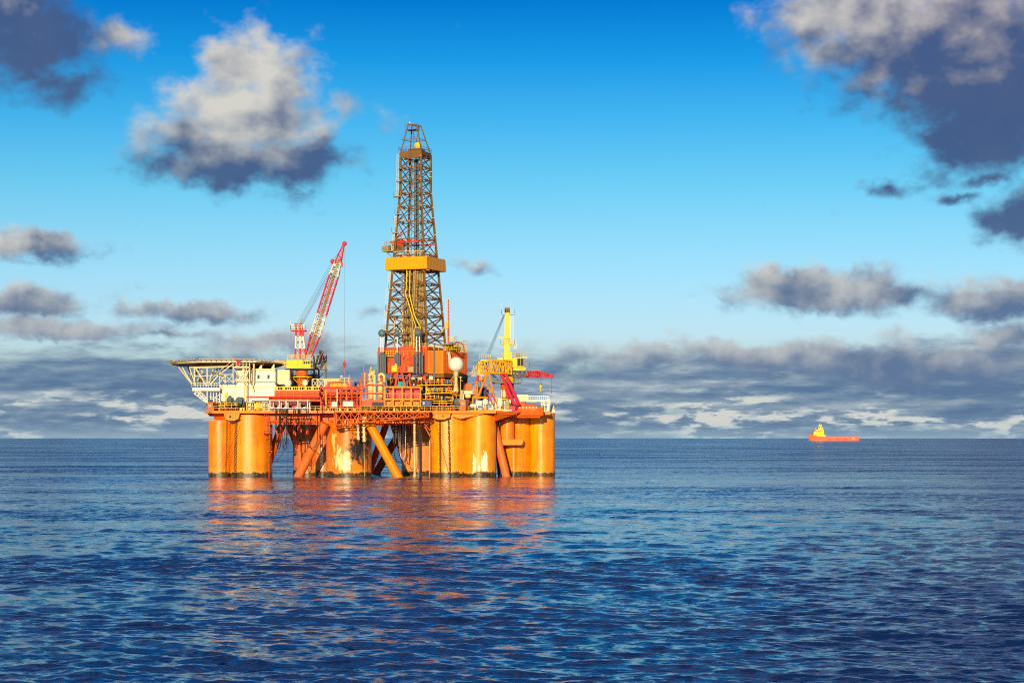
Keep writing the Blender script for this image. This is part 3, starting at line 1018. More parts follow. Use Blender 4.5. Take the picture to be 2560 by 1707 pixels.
for x in (-6.1, -5.7, -2.6, -5.2):
    mb.tube((x, -.22, zb - .5), (x, -.22, zt + (.6 if x < -5 else 0)), .1, 6)
for k in range(9):
    x = random.uniform(-16, -6)
    z = random.uniform(26.5, 31)
    mb.tube((x, .1, z), (x, .1, z - random.uniform(1, 4)), .07, 4)
    mb.tube((x, .1, z), (x + random.uniform(.5, 2), .1, z), .07, 4)
mb.ladder((-3.3, -.2, zb - 3), (-3.3, -.2, zt), .5, side=(1, 0, 0))
mb.build_each('wall_pipe', M_brand, mod)
random.seed(31)
for mat, cnt in ((M_brown, 22), (M_red, 20), (M_ylr, 14), (M_cream, 10), (M_grey, 10), (M_dark, 12)):
    mb = MB(MODM)
    for k in range(cnt):
        x, z = random.uniform(-18, 2.5), random.uniform(17, 25.2)
        y = random.uniform(-1.4, .6)
        if random.random() < .5:
            mb.box((x, y, z), (x + random.uniform(.3, 1.1), y + .6, z + random.uniform(.3, 1.2)))
        elif random.random() < .5:
            mb.tube((x, y, z), (x, y, z + random.uniform(.8, 2.4)), random.uniform(.06, .14), 5)
        else:
            mb.tube((x, y, z), (x + random.uniform(.8, 2.6), y, z), random.uniform(.06, .14), 5)
    mb.build_each('deck_machine', mat, mod)
mb = MB(MODM)
for k in range(16):
    x, z = random.uniform(-16, -5), random.uniform(26.2, 31)
    mb.box((x, -.02, z), (x + random.uniform(.2, .8), .24, z + random.uniform(.15, .6)))
mb.build_each('wall_bracket', M_brown, mod)
MB(MODM).tube((-2.25, -.35, 20.5), (-2.25, -.35, zt + 1.6), .15, 8).build('grey_pipe', M_grey, mod)
for k, x in enumerate((1.1, 1.9)):      # white vent pipes on the side face
    mb = MB(MODM)
    mb.path([(.3, 1.2 + x, zt - .3), (.5, 1.2 + x, zt - 1.2), (.45, 1.5 + x, zt - 2), (.45, 1.5 + x, zt - 3.6 - k)], .16, 8)
    mb.build('white_vent_pipe', M_wh2, mod)
mb = MB(MODM)       # roof clutter on the right corner
for (x, y, w, dd, h) in ((-1.5, 5, 1.1, 1.1, 1.9), (-.9, 7, 1.0, 1.0, 2.2), (-2.4, 8.5, 1.3, 1.2, 1.5), (-.8, 10.5, 1.4, 1.4, 1.4)):
    mb.box((x - w / 2, y - dd / 2, zt), (x + w / 2, y + dd / 2, zt + h))
mb.box((-2.5, 3, zt + 1.6), (1.0, 8.5, zt + 1.75))
mb.build_each('roof_box', M_olive, mod)
mb = MB(MODM).path([(-.6, 8, zt + 1.9), (-.6, 10, zt + 2.5), (-.5, 12.5, zt + 2.4), (-.4, 14, zt + 1.6), (-.4, 14.4, zt)], .17, 8)
mb.build('roof_pipe', M_red, mod)
mb = MB(MODM)
for (x, z0, z1, hw) in ((.2, 32, 33.4, 1.3), (.1, 34, 35.6, .9)):
    mb.box((x - hw, 4, z0), (x + hw * 1.4, 5.6, z0 + .14))
    mb.rail([(x - hw, 4, z0 + .1), (x + hw * 1.4, 4, z0 + .1), (x + hw * 1.4, 5.6, z0 + .1)], 1.1, .8, .05)
mb.rail([(.6, 8, zt + .6), (2, 8, zt + .6), (2, 10, zt + .6)], 2.2, .6, .05)
mb.build_each('landing', M_ylr, mod)
mb = MB().tube(P(1121, 862, 512), P(1121, 808, 512), .24, 10)
mb.tube(P(1121, 808, 512), P(1121, 748, 512), .16, 8)
mb.build('vent_stack', M_scar, mod)
mb = MB()
for yy in np.arange(748, 812, 9):
    mb.tube(P(1114, yy, 511.8), P(1123, yy, 511.8), .06, 4)
mb.tube(P(1114.5, 745, 512), P(1114.5, 812, 512), .06, 4)
mb.tube(P(1118, 806, 512), P(1118, 822, 512), .42, 8)
mb.tube(P(1105, 745, 512), P(1116, 753, 512), .06, 4)
mb.tube(P(1104, 780, 512), P(1116, 780, 512), .06, 4)
mb.tube(P(1103, 832, 512), P(1116, 808, 512), .1, 4)
mb.build('stack_ladder', M_ylr, mod)

# derrick
DC = Vector((X_(1039, 512), 512.0, 0))
DM = Matrix.Translation(DC) @ Matrix.Rotation(TH, 4, 'Z')
der = thing('derrick', 'tall brown lattice drilling derrick with an orange wind wall belt rising from the platform', 'derrick', DC + Vector((0, 0, 32.4)))


def hw(z):
    return 2.92 if z > 73 else 2.92 + (73 - z) * (5.75 - 2.92) / (73 - 33.5)


def lev(py):
    return Z_(py, 512)


for sx in (-1, 1):
    for sy in (-1, 1):
        mb = MB(DM)
        for za, zbb in ((32.2, 53), (53, 73), (73, 82.2)):
            a, b = hw(za), hw(zbb)
            mb.tube((sx * a, sy * a, za), (sx * b, sy * b, zbb), .34, 4)
        mb.build('leg', M_brown, der)
lv = [lev(p) for p in (866, 835, 792, 748, 712, 680, 640, 600, 556, 518, 484, 452, 421, 395)]
face_d = [((-1, -1), (1, -1)), ((1, -1), (1, 1)), ((1, 1), (-1, 1)), ((-1, 1), (-1, -1))]
for (a, b) in face_d:
    mb = MB(DM)
    for i in range(len(lv) - 1):
        z0, z1 = lv[i], lv[i + 1]
        h0, h1 = hw(z0), hw(z1)
        A0, B0 = Vector((a[0] * h0, a[1] * h0, z0)), Vector((b[0] * h0, b[1] * h0, z0))
        A1, B1 = Vector((a[0] * h1, a[1] * h1, z1)), Vector((b[0] * h1, b[1] * h1, z1))
        r = .17 if z1 < 52 else .13
        mb.tube(A0, B1, r, 4)
        mb.tube(B0, A1, r, 4)
        mb.tube(A1, B1, r * 1.15, 4)
        if z1 < 52:
            mm = (A0 + B1 + B0 + A1) / 4
            mb.tube(A0.lerp(A1, .5), mm, .1, 4)
            mb.tube(B0.lerp(B1, .5), mm, .1, 4)
        mb.tube(A1.lerp(B1, .5) + Vector((0, 0, -.45)), A1.lerp(B1, .5) + Vector((0, 0, .45)), .3, 4)
    mb.build('lattice_face', M_brown, der)
mb = MB(DM)
for i, z in enumerate(lv[5:]):
    h = hw(z)
    for (sx, sy) in ((-1, -1), (1, -1), (0, -1)):
        if (i + sx) % 2:
            mb.box((sx * h - .22, sy * h - .42, z - .22), (sx * h + .22, sy * h - .3, z + .22))
mb.build_each('gusset', M_tan, der)
# wind wall: four corrugated panels, open top and bottom
ww = MB(DM)
t0, t1, z0, z1 = 5.95, 5.78, 52.4, 55.6
for k in range(4):
    M = Matrix.Rotation(math.pi / 2 * k, 4, 'Z')
    sub = []
    n = 26
    for i in range(n + 1):
        u = -1 + 2 * i / n
        dd = .035 if (i % 2 and 0 < i < n) else 0
        sub.append((u, dd))
    outer0 = [M @ Vector((u * t0, -t0 + dd, z0)) for u, dd in sub]
    outer1 = [M @ Vector((u * t1, -t1 + dd, z1)) for u, dd in sub]
    ww.add(outer0 + outer1, [(i, i + 1, n + 2 + i, n + 1 + i) for i in range(n)])
    inn0 = [M @ Vector((u * (t0 - .2), -t0 + .2, z0)) for u in (-1, 1)]
    inn1 = [M @ Vector((u * (t1 - .2), -t1 + .2, z1)) for u in (-1, 1)]
    ww.add(inn0 + inn1, [(1, 0, 2, 3)])
    ww.add([outer1[0], outer1[-1], inn1[1], inn1[0]], [(0, 1, 2, 3)])
    ww.add([outer0[0], outer0[-1], inn0[1], inn0[0]], [(3, 2, 1, 0)])
ww.build('wind_wall', paint('wind_wall_paint', (.96, .35, .0), .40, .16, .06), der)
mb = MB(DM)
mb.rail([(-hw(57), -hw(57), 56.0), (hw(57), -hw(57), 56.0), (hw(57), hw(57), 56.0)], 1.1, .8, .05)
mb.box((-4.3, -4.4, 57.05), (4.3, -4.1, 57.2))
mb.build('wind_wall_rail', M_tank, der)
# inside the derrick: guides, stand pipes, racked pipe, hoses
mb = MB(DM)
for x, y, r in ((.3, -1.2, .62), (2.4, -2.6, .42)):
    mb.boom((x - 1.0, y - 2.6, 32.6), (x - .3, y - 1.6, 53.5), r * 2, r * 1.6, 12, .2, .1)
    mb.tube((x - 1.0, y - 2.6, 32.6), (x - .3, y - 1.6, 53.5), r * .7, 8)
mb.boom((3.6, -4.0, 32.4), (2.6, -3.0, 53.5), 1.0, .9, 14, .22, .12)
mb.tube((3.6, -4.0, 32.4), (2.6, -3.0, 53.5), .45, 8)
mb.build_each('mast_guide', M_tan, der)
mb = MB(DM)
mb.boom((.2, .4, 32.4), (.1, .3, 52), 2.2, 2.2, 22, .2, .12)
mb.boom((-3.4, .8, 32.4), (-2.6, .6, 52), .9, .8, 14, .16, .1)
mb.build('inner_mast', M_brown, der)
mb = MB(DM)
for k in range(9):
    x = -3.6 + k * .32
    mb.tube((x, -1.4 + .2 * (k % 3), 36), (x + .4, -1.2, 60), .06, 4)
mb.build_each('racked_pipe', M_tan, der)
mb = MB(DM)
for x, y, r in ((.2, -.2, .17), (.7, .3, .24), (-.5, .2, .14), (1.2, -.3, .12), (-1.1, -.4, .06), (1.6, .4, .06), (-.1, .7, .2)):
    mb.tube((x, y, 40), (x * .7, y, 81), r, 6)
mb.build_each('guide_pipe', M_bgrey, der)
for k, dx in enumerate((0, 8)):
    mb = MB().path([P(1017 + dx, 676, 506), P(1016 + dx, 722, 505.5), P(1013 + dx * 1.3, 735, 505.2), P(1019 + dx, 750, 505), P(1030 + dx * .8, 788, 504.6), P(1040 + dx * 1.3, 816, 504.4),
                    P(1035 if not k else 1052, 826, 504), P(1034.5 if not k else 1055, 872, 503.6)], .15, 6)
    mb.build('yellow_hose', M_yel, der)
MB().tube(P(1040, 735, 507), P(1040, 765, 507), .1).sphere(P(1040, 771, 507), .32, 10).build('drill_hook', M_yel, der)
mb = MB(DM)     # white streaked cylinders low on the left inside
for x, z in ((-1.9, 43), (-4.2, 41)):
    mb.tube((x, -3.8, 33), (x, -3.6, z), .17, 8)
mb.build('stand_pipe', M_tank, der)
# red racking beams and monkey board
mb = MB(DM)
mb.box((-5.6, -3.6, Z_(607, 510)), (3.4, -3.2, Z_(603, 510)))
mb.box((-3.6, 1.0, Z_(614, 512)), (4.6, 1.4, Z_(611, 512)))
mb.box((-5.2, -3.4, Z_(614, 510)), (-2.2, -1.4, Z_(600, 510)))
mb.tube((-2.6, -3, Z_(600, 510)), (-3.1, -3, Z_(570, 510)), .1)
mb.tube((-4.2, -3.8, Z_(560, 510)), (-4.4, -3.8, Z_(545, 510)), .1)
mb.build('racking_beam', M_scar, der)
mb = MB(DM)
mb.box((-7.3, -4.6, Z_(629, 510)), (-4.3, -1.2, Z_(627, 510)))
mb.rail([(-4.3, -4.6, Z_(627, 510)), (-7.3, -4.6, Z_(627, 510)), (-7.3, -1.2, Z_(627, 510))], 1.1, .45, .06)
mb.box((-6.7, -4.5, Z_(626, 510)), (-5.5, -3.0, Z_(613, 510)))
mb.rail([(-6.6, -4.5, Z_(613, 510)), (-4.2, -4.5, Z_(613, 510))], 1.0, .5, .06)
mb.tube((-6.6, -4.4, Z_(628, 510)), (-4.6, -4.4, Z_(642, 510)), .1)
for k in range(18):
    mb.box((-5.2 + random.uniform(0, 3.3), -3.3, Z_(635, 510) + random.uniform(0, 2.6)), (-5.0 + random.uniform(0, 3.3), -2.6, Z_(632, 510) + random.uniform(0, 2.6)))
mb.build_each('monkey_board', M_tan, der)
# crown: fascia with bellied bottom, A frame on top
mb = MB(DM)
h = 3.05
for k in range(4):
    M = Matrix.Rotation(math.pi / 2 * k, 4, 'Z')
    zz = [lev(397), lev(398), lev(401), lev(401), lev(397), lev(395)]
    xs = [-h, -1.6, -.6, .9, 2.2, h]
    if k:
        zz = [lev(392)] * 6
    pts = [M @ Vector((x, -h, z)) for x, z in zip(xs, zz)] + [M @ Vector((x, -h, lev(384))) for x in xs]
    inn = [M @ Vector((x * .95, -h + .18, z)) for x, z in zip(xs, zz)] + [M @ Vector((x * .95, -h + .18, lev(384))) for x in xs]
    mb.add(pts, [(i, i + 1, 7 + i, 6 + i) for i in range(5)])
    mb.add(inn, [(i + 1, i, 6 + i, 7 + i) for i in range(5)])
    for i in range(5):
        mb.add([pts[i], pts[i + 1], inn[i + 1], inn[i]], [(3, 2, 1, 0)])
mb.box((-h, -h, lev(384)), (h, h, lev(382)))
mb.box((-1.0, -2.4, lev(382)), (2.4, .8, lev(375)))
mb.build('crown_platform', M_brown, der)
mb = MB(DM)
mb.rail([(-h - .3, h, lev(382)), (-h - .3, -h, lev(382)), (h, -h, lev(382)), (h, h, lev(382)), (-h, h, lev(382))], 1.1, 1.0, .045)
mb.build('crown_railing', M_grey, der)
mb = MB(DM)
ap = [(-2.0, -1.0), (1.1, -1.0), (1.1, 1.2), (-2.0, 1.2)]
for i, (x, y) in enumerate(ap):
    bx_, by_ = (h if x > 0 else -h), (h if y > 0 else -h)
    mb.tube((bx_ * .93, by_ * .93, lev(382)), (x * .8, y, lev(312)), .17, 5)
    mb.tube(Vector((bx_ * .93, by_ * .93, lev(382))).lerp(Vector((x * .8, y, lev(312))), .45), Vector((ap[(i + 1) % 4][0] * 1.5, ap[(i + 1) % 4][1] * 1.9, lev(350))), .08, 4)
mb.tube((-1.7, -1, lev(311)), (1.0, -1, lev(316)), .16, 5)
mb.tube((-1.7, 1.2, lev(311)), (1.0, 1.2, lev(316)), .16, 5)
mb.tube((.9, -1, lev(313)), (.9, -1, lev(332)), .2, 5)
mb.box((-2.2, -1.2, lev(326)), (.5, 1.2, lev(324)))
mb.rail([(-2.4, -1.2, lev(324)), (.6, -1.2, lev(324)), (.6, 1.2, lev(324))], 1.2, .6, .05)
mb.tube((-2.4, -1.2, lev(325)), (-2.4, -1.4, lev(380)), .05, 4)
mb.boom((-.5, 0, lev(382)), (-.5, 0, lev(326)), .55, .5, 10, .06, .04)
mb.tube((-1.0, 0, lev(330)), (1.4, 0, lev(372)), .1, 4)
mb.tube((.9, 0, lev(325)), (-.3, 0, lev(372)), .1, 4)
mb.build('crown_frame', M_brown, der)
MB(DM).lathe((1.2, -1.2, lev(367)), [(.1, -.5), (.8, -.45), (.95, 0), (.8, .45), (.1, .5)], 16, 'Y').build('crown_sheave', M_yel, der)
MB(DM).sphere((-1.2, -1, lev(308)), .22, 8).build('beacon', M_wh2, der)
# platforms and caged ladder up the left side
for i, (x0, x1, py) in enumerate(((983, 1002, 491), (987, 1004, 535), (979, 996, 582), (971, 989, 723), (963, 981, 775), (955, 974, 826), (996, 1003, 421), (990, 1000, 453))):
    mb = MB()
    mb.pb(x0, x1, py - 1, py + 1, 508.5, 510.5)
    if i < 6:
        mb.rail([P(x1, py - 1, 508.5), P(x0, py - 1, 508.5), P(x0, py - 1, 510.5)], 1.15, .7, .045)
    mb.build('ladder_landing', M_tan, der)
mb = MB()
for a, b in (((995, 388), (994, 490)), ((990, 535), (987, 582)), ((985, 582), (981, 625)), ((975, 672), (972, 722)), ((968, 723), (966, 775)), ((964, 775), (960, 826))):
    mb.ladder(P(a[0], a[1], 508.8), P(b[0], b[1], 508.8), .55, .04)
    for k in range(6):
        p = P(a[0], a[1], 508.8).lerp(P(b[0], b[1], 508.8), k / 6)
        mb.tube(p + Vector((-.3, -.5, 0)), p + Vector((.3, -.5, 0)), .03, 4)
mb.build_each('ladder', M_tank, der)
mb = MB()
for k, (px, py) in enumerate(((1076, 406), (1077, 430), (1077, 443), (1079, 484), (1082, 519), (1084, 545), (1088, 588))):
    mb.tube(P(px - 3, py, 513), P(px + 2.5, py, 513), .09, 4)
mb.build_each('side_lamp', M_ylr, der)

# riser tensioners in front of the house: dark cylinders, bright rods, sheaves
def tensioner(px, n, w, y_top, y_mid, y_bot, Y, label, sheave_w):
    t = thing('riser_tensioner', label, 'tensioner', P(px, y_bot, Y), 'chrome rod tensioners before the red house')
    for i in range(n):
        x = px + (i - (n - 1) / 2) * w
        MB().tube(P(x, y_bot, Y), P(x, y_mid, Y), .25, 12).tube(P(x, y_mid + 1, Y), P(x, y_mid - 1, Y), .38, 12).build('cylinder', M_grey, t)
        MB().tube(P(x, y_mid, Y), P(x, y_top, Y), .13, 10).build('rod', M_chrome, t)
    for s_ in (-1, 1):
        MB().tube(P(px + s_ * (n * w / 2 + 2.6), y_bot, Y + .3), P(px + s_ * (n * w / 2 + 2.6), y_mid + 4, Y + .3), .26, 10).build('accumulator', M_bgrey, t)
    sh = MB()
    sh.lathe(P(px, y_top - 8, Y), [(.2, -sheave_w / 2), (.95, -sheave_w / 2), (.8, 0), (.95, sheave_w / 2), (.2, sheave_w / 2)], 20, 'Y' if sheave_w < .6 else 'X')
    sh.build('sheave', M_bgrey, t)
    MB().box(P(px - 4, y_top - 12, Y + .55), P(px + 4, y_top + 1, Y + .75)).build('sheave_bracket', M_brown, t)
    mb = MB()
    for k in (-1, 1):
        mb.tube(P(px + k * 7, y_top - 8, Y + .3), P(px + k * 8, y_bot - 30, Y + .3), .035, 4)
    mb.build_each('wire', M_dark, t)


tensioner(955, 2, 5.2, 841, 881, 934, 505, 'leftmost tensioner, twin chrome rods under a round grey sheave', .5)
tensioner(993, 1, 5, 841, 882, 914, 504.6, 'single rod tensioner between the two twin rod ones', 1.0)
tensioner(1045, 2, 8, 840, 880, 934, 501, 'rightmost tensioner, widest pair of chrome rods with long dark cylinders', 1.5)

# radomes
def radome(px, py, r, Y, zfoot, label, cyl=0.0, scale=None):
    t = thing('radome', label, 'radome', Vector((X_(px, Y), Y, zfoot)))
    c = P(px, py, Y)
    if cyl:
        MB().lathe((c.x, c.y, 0), [(r * .72, c.z - r * .95), (r, c.z - r * .3), (r, c.z)] + [(max(.01, r * math.cos(R(a))), c.z + r * math.sin(R(a))) for a in range(10, 91, 10)], 24).build('dome', M_wh2, t)
    else:
        MB().sphere(c, r, 32).build('dome', M_wh2, t)
    m = MB().tube((c.x, c.y, zfoot), (c.x, c.y, c.z - r * .9), .22 if r < 1.5 else .42, 12)
    if r > 1.5:
        m.tube((c.x, c.y, c.z - r - .9), (c.x, c.y, c.z - r + .1), .62, 14)
        m.tube((c.x, c.y, zfoot), (c.x, c.y, zfoot + 2.0), .75, 12, .4)
        for s_ in (-1, 1):
            m.tube((c.x + s_ * .3, c.y, c.z - r - .6), (c.x + s_ * 1.6, c.y + 1, zfoot + 2.5), .06, 4)
    m.build('pedestal', M_tank, t)


radome(1140, 911, 1.9, 497.5, Z_(978, 497.5), 'largest white ball radome on a pole beside the orange house corner')
radome(720, 957, .95, 504, Z_(974, 504), 'cream ball radome left of the left crane pedestal', 1)
radome(763, 956, .76, 504, Z_(974, 504), 'bright white small radome right of the left crane pedestal', 1)
radome(1213.5, 1004, .78, 499, Z_(1027, 499), 'small white radome on the right deck behind a yellow rail', 1)


# ================================================================== living quarters and helideck
DK = 16.45                                   # deck top
qt = thing('living_quarters', 'cream white accommodation block with small square windows under the helideck', 'building', (X_(640, 508), 512, DK))
mb = MB()
mb.pb(549, 690, 961, 1004, 507, 522)
mb.box((X_(690, 507), 509, DK), (X_(700, 507), 520, Z_(985, 507)))
mb.box((X_(552, 507), 508.5, DK), (X_(688, 507), 520, Z_(1004.02, 507)))
mb.build('wall', M_cream if False else M_wh2, qt)
mb = MB()
mb.pb(590, 687, 924.2, 960.9, 507.4, 520)
mb.build('wall', M_wh2, qt)
mb = MB()
mb.pb(596, 688, 921.5, 924, 507.1, 521)
mb.pb(626, 687.5, 926, 927, 507.2, 507.38)
mb.pb(560, 690, 953, 954.2, 506.8, 507)
mb.pb(548, 690, 966.5, 967.5, 506.8, 507)
for px in (568, 585, 604, 640, 664):
    mb.pb(px, px + .6, 970, 1002, 506.9, 506.99)
mb.build('trim', M_cream, qt)
mb = MB()
for k in range(11):         # ribbed receding side
    px = 689 + k * 2.9
    mb.tube(P(px, 924, 508 + k * .9), P(px, 958 + k * .5, 508 + k * .9), .11, 6)
mb.box((X_(687.5, 507.5), 509.2, Z_(960, 507)), (X_(722, 507.5), 519.5, Z_(924, 507)))
mb.build('ribbed_side', M_cream, qt)
for px in (646, 671, 619.5, 594):
    w = MB().pb(px - 2.4, px + 2.4, 937, 946, 507.2, 507.5).build('window', M_glass, qt)
    f = MB()
    f.pb(px - 2.9, px - 2.42, 936.5, 946.6, 507.15, 507.39)
    f.pb(px + 2.42, px + 2.9, 936.5, 946.6, 507.15, 507.39)
    f.build_each('window_frame', M_tank, w)
mb = MB()
for px in (655, 686):
    mb.add([P(px, 922, 508), P(px, 910, 508), P(px - 2, 910, 508), P(px - 9, 922, 508), P(px, 922, 508.4), P(px, 910, 508.4), P(px - 2, 910, 508.4), P(px - 9, 922, 508.4)],
           [(0, 1, 2, 3), (7, 6, 5, 4), (0, 4, 5, 1), (1, 5, 6, 2), (2, 6, 7, 3)])
mb.build_each('gusset', M_cream, qt)
mb = MB().path([P(625, 958, 506.6), P(625, 912, 506.6), P(627, 908.5, 506.6), P(631, 908.5, 506.6), P(634, 912, 506.6)], .12, 8)
mb.path([P(635, 907, 506.4), P(634, 955, 506.4), P(632.8, 962, 506.4), P(633, 972, 506.4), P(635, 978, 506.4)], .24, 10)
mb.build('drain_pipe', M_cream, qt)
mb = MB()      # stair tower with cross braces
for px in (549, 563, 583, 609, 624):
    y0 = 935 if px < 580 else 912
    mb.tube(P(px, y0, 505), P(px, 958, 505), .16, 5)
    mb.tube(P(px, y0, 507), P(px, 958, 507), .13, 5)
for (a, b, y0, y1) in ((549, 563, 937, 957), (563, 583, 937, 957), (583, 609, 920, 957), (609, 624, 920, 957)):
    mb.tube(P(a, y0, 505), P(b, y1, 505), .09, 4)
    mb.tube(P(b, y0, 505), P(a, y1, 505), .09, 4)
mb.tube(P(549, 936, 505), P(583, 936, 505), .14, 4)
mb.tube(P(583, 919, 505), P(624, 919, 505), .16, 4)
mb.pb(583, 624, 916, 918, 504.5, 507)
mb.rail([P(583, 916, 504.6), P(624, 916, 504.6)], 1.1, .9, .06)
for s_ in (0, 1.2):
    mb.tube(P(524, 962, 504.5 + s_), P(548, 936, 504.5 + s_), .15, 4)
    mb.tube(P(546, 938, 504.5 + s_), P(583, 909, 504.5 + s_), .15, 4)
    mb.tube(P(524, 953, 504.5 + s_), P(548, 927, 504.5 + s_), .06, 4)
    mb.tube(P(546, 929, 504.5 + s_), P(583, 900, 504.5 + s_), .06, 4)
mb.tube(P(611, 958, 504.9), P(611, 1000, 504.9), .15, 6)
mb.tube(P(616, 912, 505.4), P(616, 1002, 505.4), .16, 6)
mb.build('stair_tower', M_cream, qt)
mb = MB()
mb.pb(481, 549, 969, 977, 504.5, 510)
mb.rail([P(481, 969, 504.5), P(549, 969, 504.5)], 1.2, .7, .06)
mb.rail([P(481, 969, 504.5), P(481, 969, 510)], 1.2, .7, .06)
mb.boom(P(491, 978, 505.5), P(519, 1004, 505.5), 1.5, .8, 4, .11, .06)
mb.tube(P(518, 977, 505), P(518, 1008, 505), .16, 5)
mb.tube(P(491, 977, 505), P(519, 1006, 505), .16, 5)
for px in (527, 534, 541, 549):
    mb.tube(P(px, 976, 506), P(px, 1010, 506), .13, 5)
mb.tube(P(520, 990, 506), P(549, 998, 506), .08, 4)
mb.tube(P(520, 1004, 506), P(549, 986, 506), .08, 4)
mb.build('walkway', M_wh2, qt)

hel = thing('helideck', 'broad flat cream helideck with a slanted safety net rim on lattice struts', 'helideck', P(560, 960, 515))
zh = Z_(902, 505)
poly = [(476, 507.5), (500, 505.5), (640, 505), (680, 510), (716, 520), (700, 535), (650, 541), (520, 541), (450, 534), (430, 524), (446, 513)]
plan = [(X_(p, y), y) for p, y in poly]
mb = MB().prism(plan, zh - .25, zh)
mb.build('deck_plate', M_cream, hel)
mb = MB()
for y in np.arange(508, 540, 2.6):
    xs = (-83 + abs(y - 522) * .3, -60 - abs(y - 520) * .25)
    mb.box((xs[0], y, zh - .95), (xs[1], y + .25, zh - .27))
mb.build('beam', M_brown, hel)
mb = MB()
n = len(plan)
cx, cy = sum(p[0] for p in plan) / n, sum(p[1] for p in plan) / n
for i in range(n):
    a, b = Vector((*plan[i], zh)), Vector((*plan[(i + 1) % n], zh))
    e = b - a
    o = Vector((e.y, -e.x, 0)).normalized() * 1.6 + Vector((0, 0, .45))
    m = max(1, int(e.length / 1.25))
    for k in range(m):
        p = a.lerp(b, (k + .2) / m)
        mb.tube(p - Vector((0, 0, .15)), p + o, .10, 4)
    mb.tube(a + o, b + o, .05, 4)
    mb.tube(a + o * .5, b + o * .5, .04, 4)
    mb.tube(a - Vector((0, 0, .3)), b - Vector((0, 0, .3)), .16, 4)
mb.build('safety_net_frame', M_tank, hel)
mb = MB()
for a, b in (((456, 919, 512), (484, 966, 509)), ((474, 919, 514), (489, 962, 509)), ((486, 918, 506), (486, 964, 506)), ((488, 918, 506), (517, 966, 506)),
             ((518, 918, 506), (518, 966, 506)), ((501, 918, 514), (520, 962, 512)), ((505, 930, 516), (490, 960, 512)), ((535, 917, 512), (522, 958, 510)),
             ((470, 918, 524), (486, 958, 516)), ((545, 918, 514), (528, 952, 510)), ((548, 918, 520), (560, 950, 512)), ((497, 918, 526), (480, 966, 516)), ((560, 914, 512), (548, 936, 508)),
             ((445, 915, 520), (484, 966, 514))):
    mb.tube(P(*a), P(*b), .20, 6)
for z in (920, 940):
    mb.tube(P(486, z, 506), P(560, z - 2, 506), .12, 5)
mb.tube(P(474, 918, 507), P(620, 915, 506), .16, 5)
mb.build('support_strut', M_cream, hel)
mb = MB().pb(498, 503, 944, 955, 510, 511.5)
mb.tube(P(500, 930, 511), P(500, 944, 511), .1)
mb.build('floodlight', M_brown, hel)
t = thing('fire_monitor', 'small red fire monitor post at the front rim of the helideck', 'equipment', P(594, 914, 504.4))
MB().tube(P(595, 914, 504.4), P(595, 901, 504.4), .3, 8).build_each('post', M_scar, t)
MB().tube(P(591, 900.5, 504.4), P(600, 902.5, 504.4), .3, 8).tube(P(588, 899.5, 504.4), P(592, 900.5, 504.4), .16, 6).build('nozzle', M_scar, t)

# ================================================================== left crane
cr = thing('pedestal_crane', 'crane with tall red and white lattice boom and yellow house on an orange pedestal', 'crane', P(755, 1000, 514))
MB().tube(P(755, 1020, 514), P(755, 924, 514), 1.12, 24).lathe(P(755, 948, 514), [(1.1, -1.9), (1.55, 1.0), (1.55, 2.4)], 24).build('pedestal', M_ord, cr)
mb = MB().prism(arc((X_(755, 514), 514), 2.65, 16), Z_(943.5, 514), Z_(941, 514))
ring = [(X_(755, 514) + 2.6 * math.cos(R(a)), 514 + 2.6 * math.sin(R(a)), Z_(941, 514)) for a in range(0, 361, 30)]
mb.rail(ring, 1.15, .9, .06)
for a in range(0, 360, 60):
    c_, s_ = math.cos(R(a + 20)), math.sin(R(a + 20))
    mb.tube((X_(755, 514) + 2.5 * c_, 514 + 2.5 * s_, Z_(943, 514)), (X_(755, 514) + 1.1 * c_, 514 + 1.1 * s_, Z_(958, 514)), .08, 4)
mb.build('pedestal_platform', M_yel, cr)
MB().pb(713, 778, 920.6, 924.5, 511.6, 518).build('slew_ring', M_dark, cr)
mb = MB().pb(716.5, 757, 899.5, 920.5, 511, 518.5)
mb.pb(757.02, 776, 901, 920.5, 511.2, 517)
mb.pb(717, 757, 898.6, 899.4, 510.8, 518.6)
for px in (729, 743):
    mb.pb(px, px + .7, 900, 920, 510.9, 510.99)
mb.pb(717, 757, 908, 908.6, 510.9, 510.99)
mb.build('machine_house', M_yel, cr)
for x0, x1 in ((758.5, 763), (764.5, 768.5), (770, 774)):
    MB().pb(x0, x1, 903, 909.5, 511.1, 511.5).build('window', M_glass, cr)
mb = MB()
mb.rail([P(719, 898.6, 511), P(757, 898.6, 511), P(776, 900, 511.2)], 1.15, 1.0, .055)
mb.pb(705, 716.4, 915, 916.5, 511.5, 515)
mb.rail([P(716.5, 915, 511.5), P(705, 915, 511.5), P(705, 915, 515)], .9, .6, .07)
mb.pb(776, 783.5, 919, 920.5, 511, 515)
mb.rail([P(776, 919, 511), P(783.5, 919, 511), P(783.5, 919, 515)], 1.0, .6, .07)
mb.build('railing', M_yel, cr)
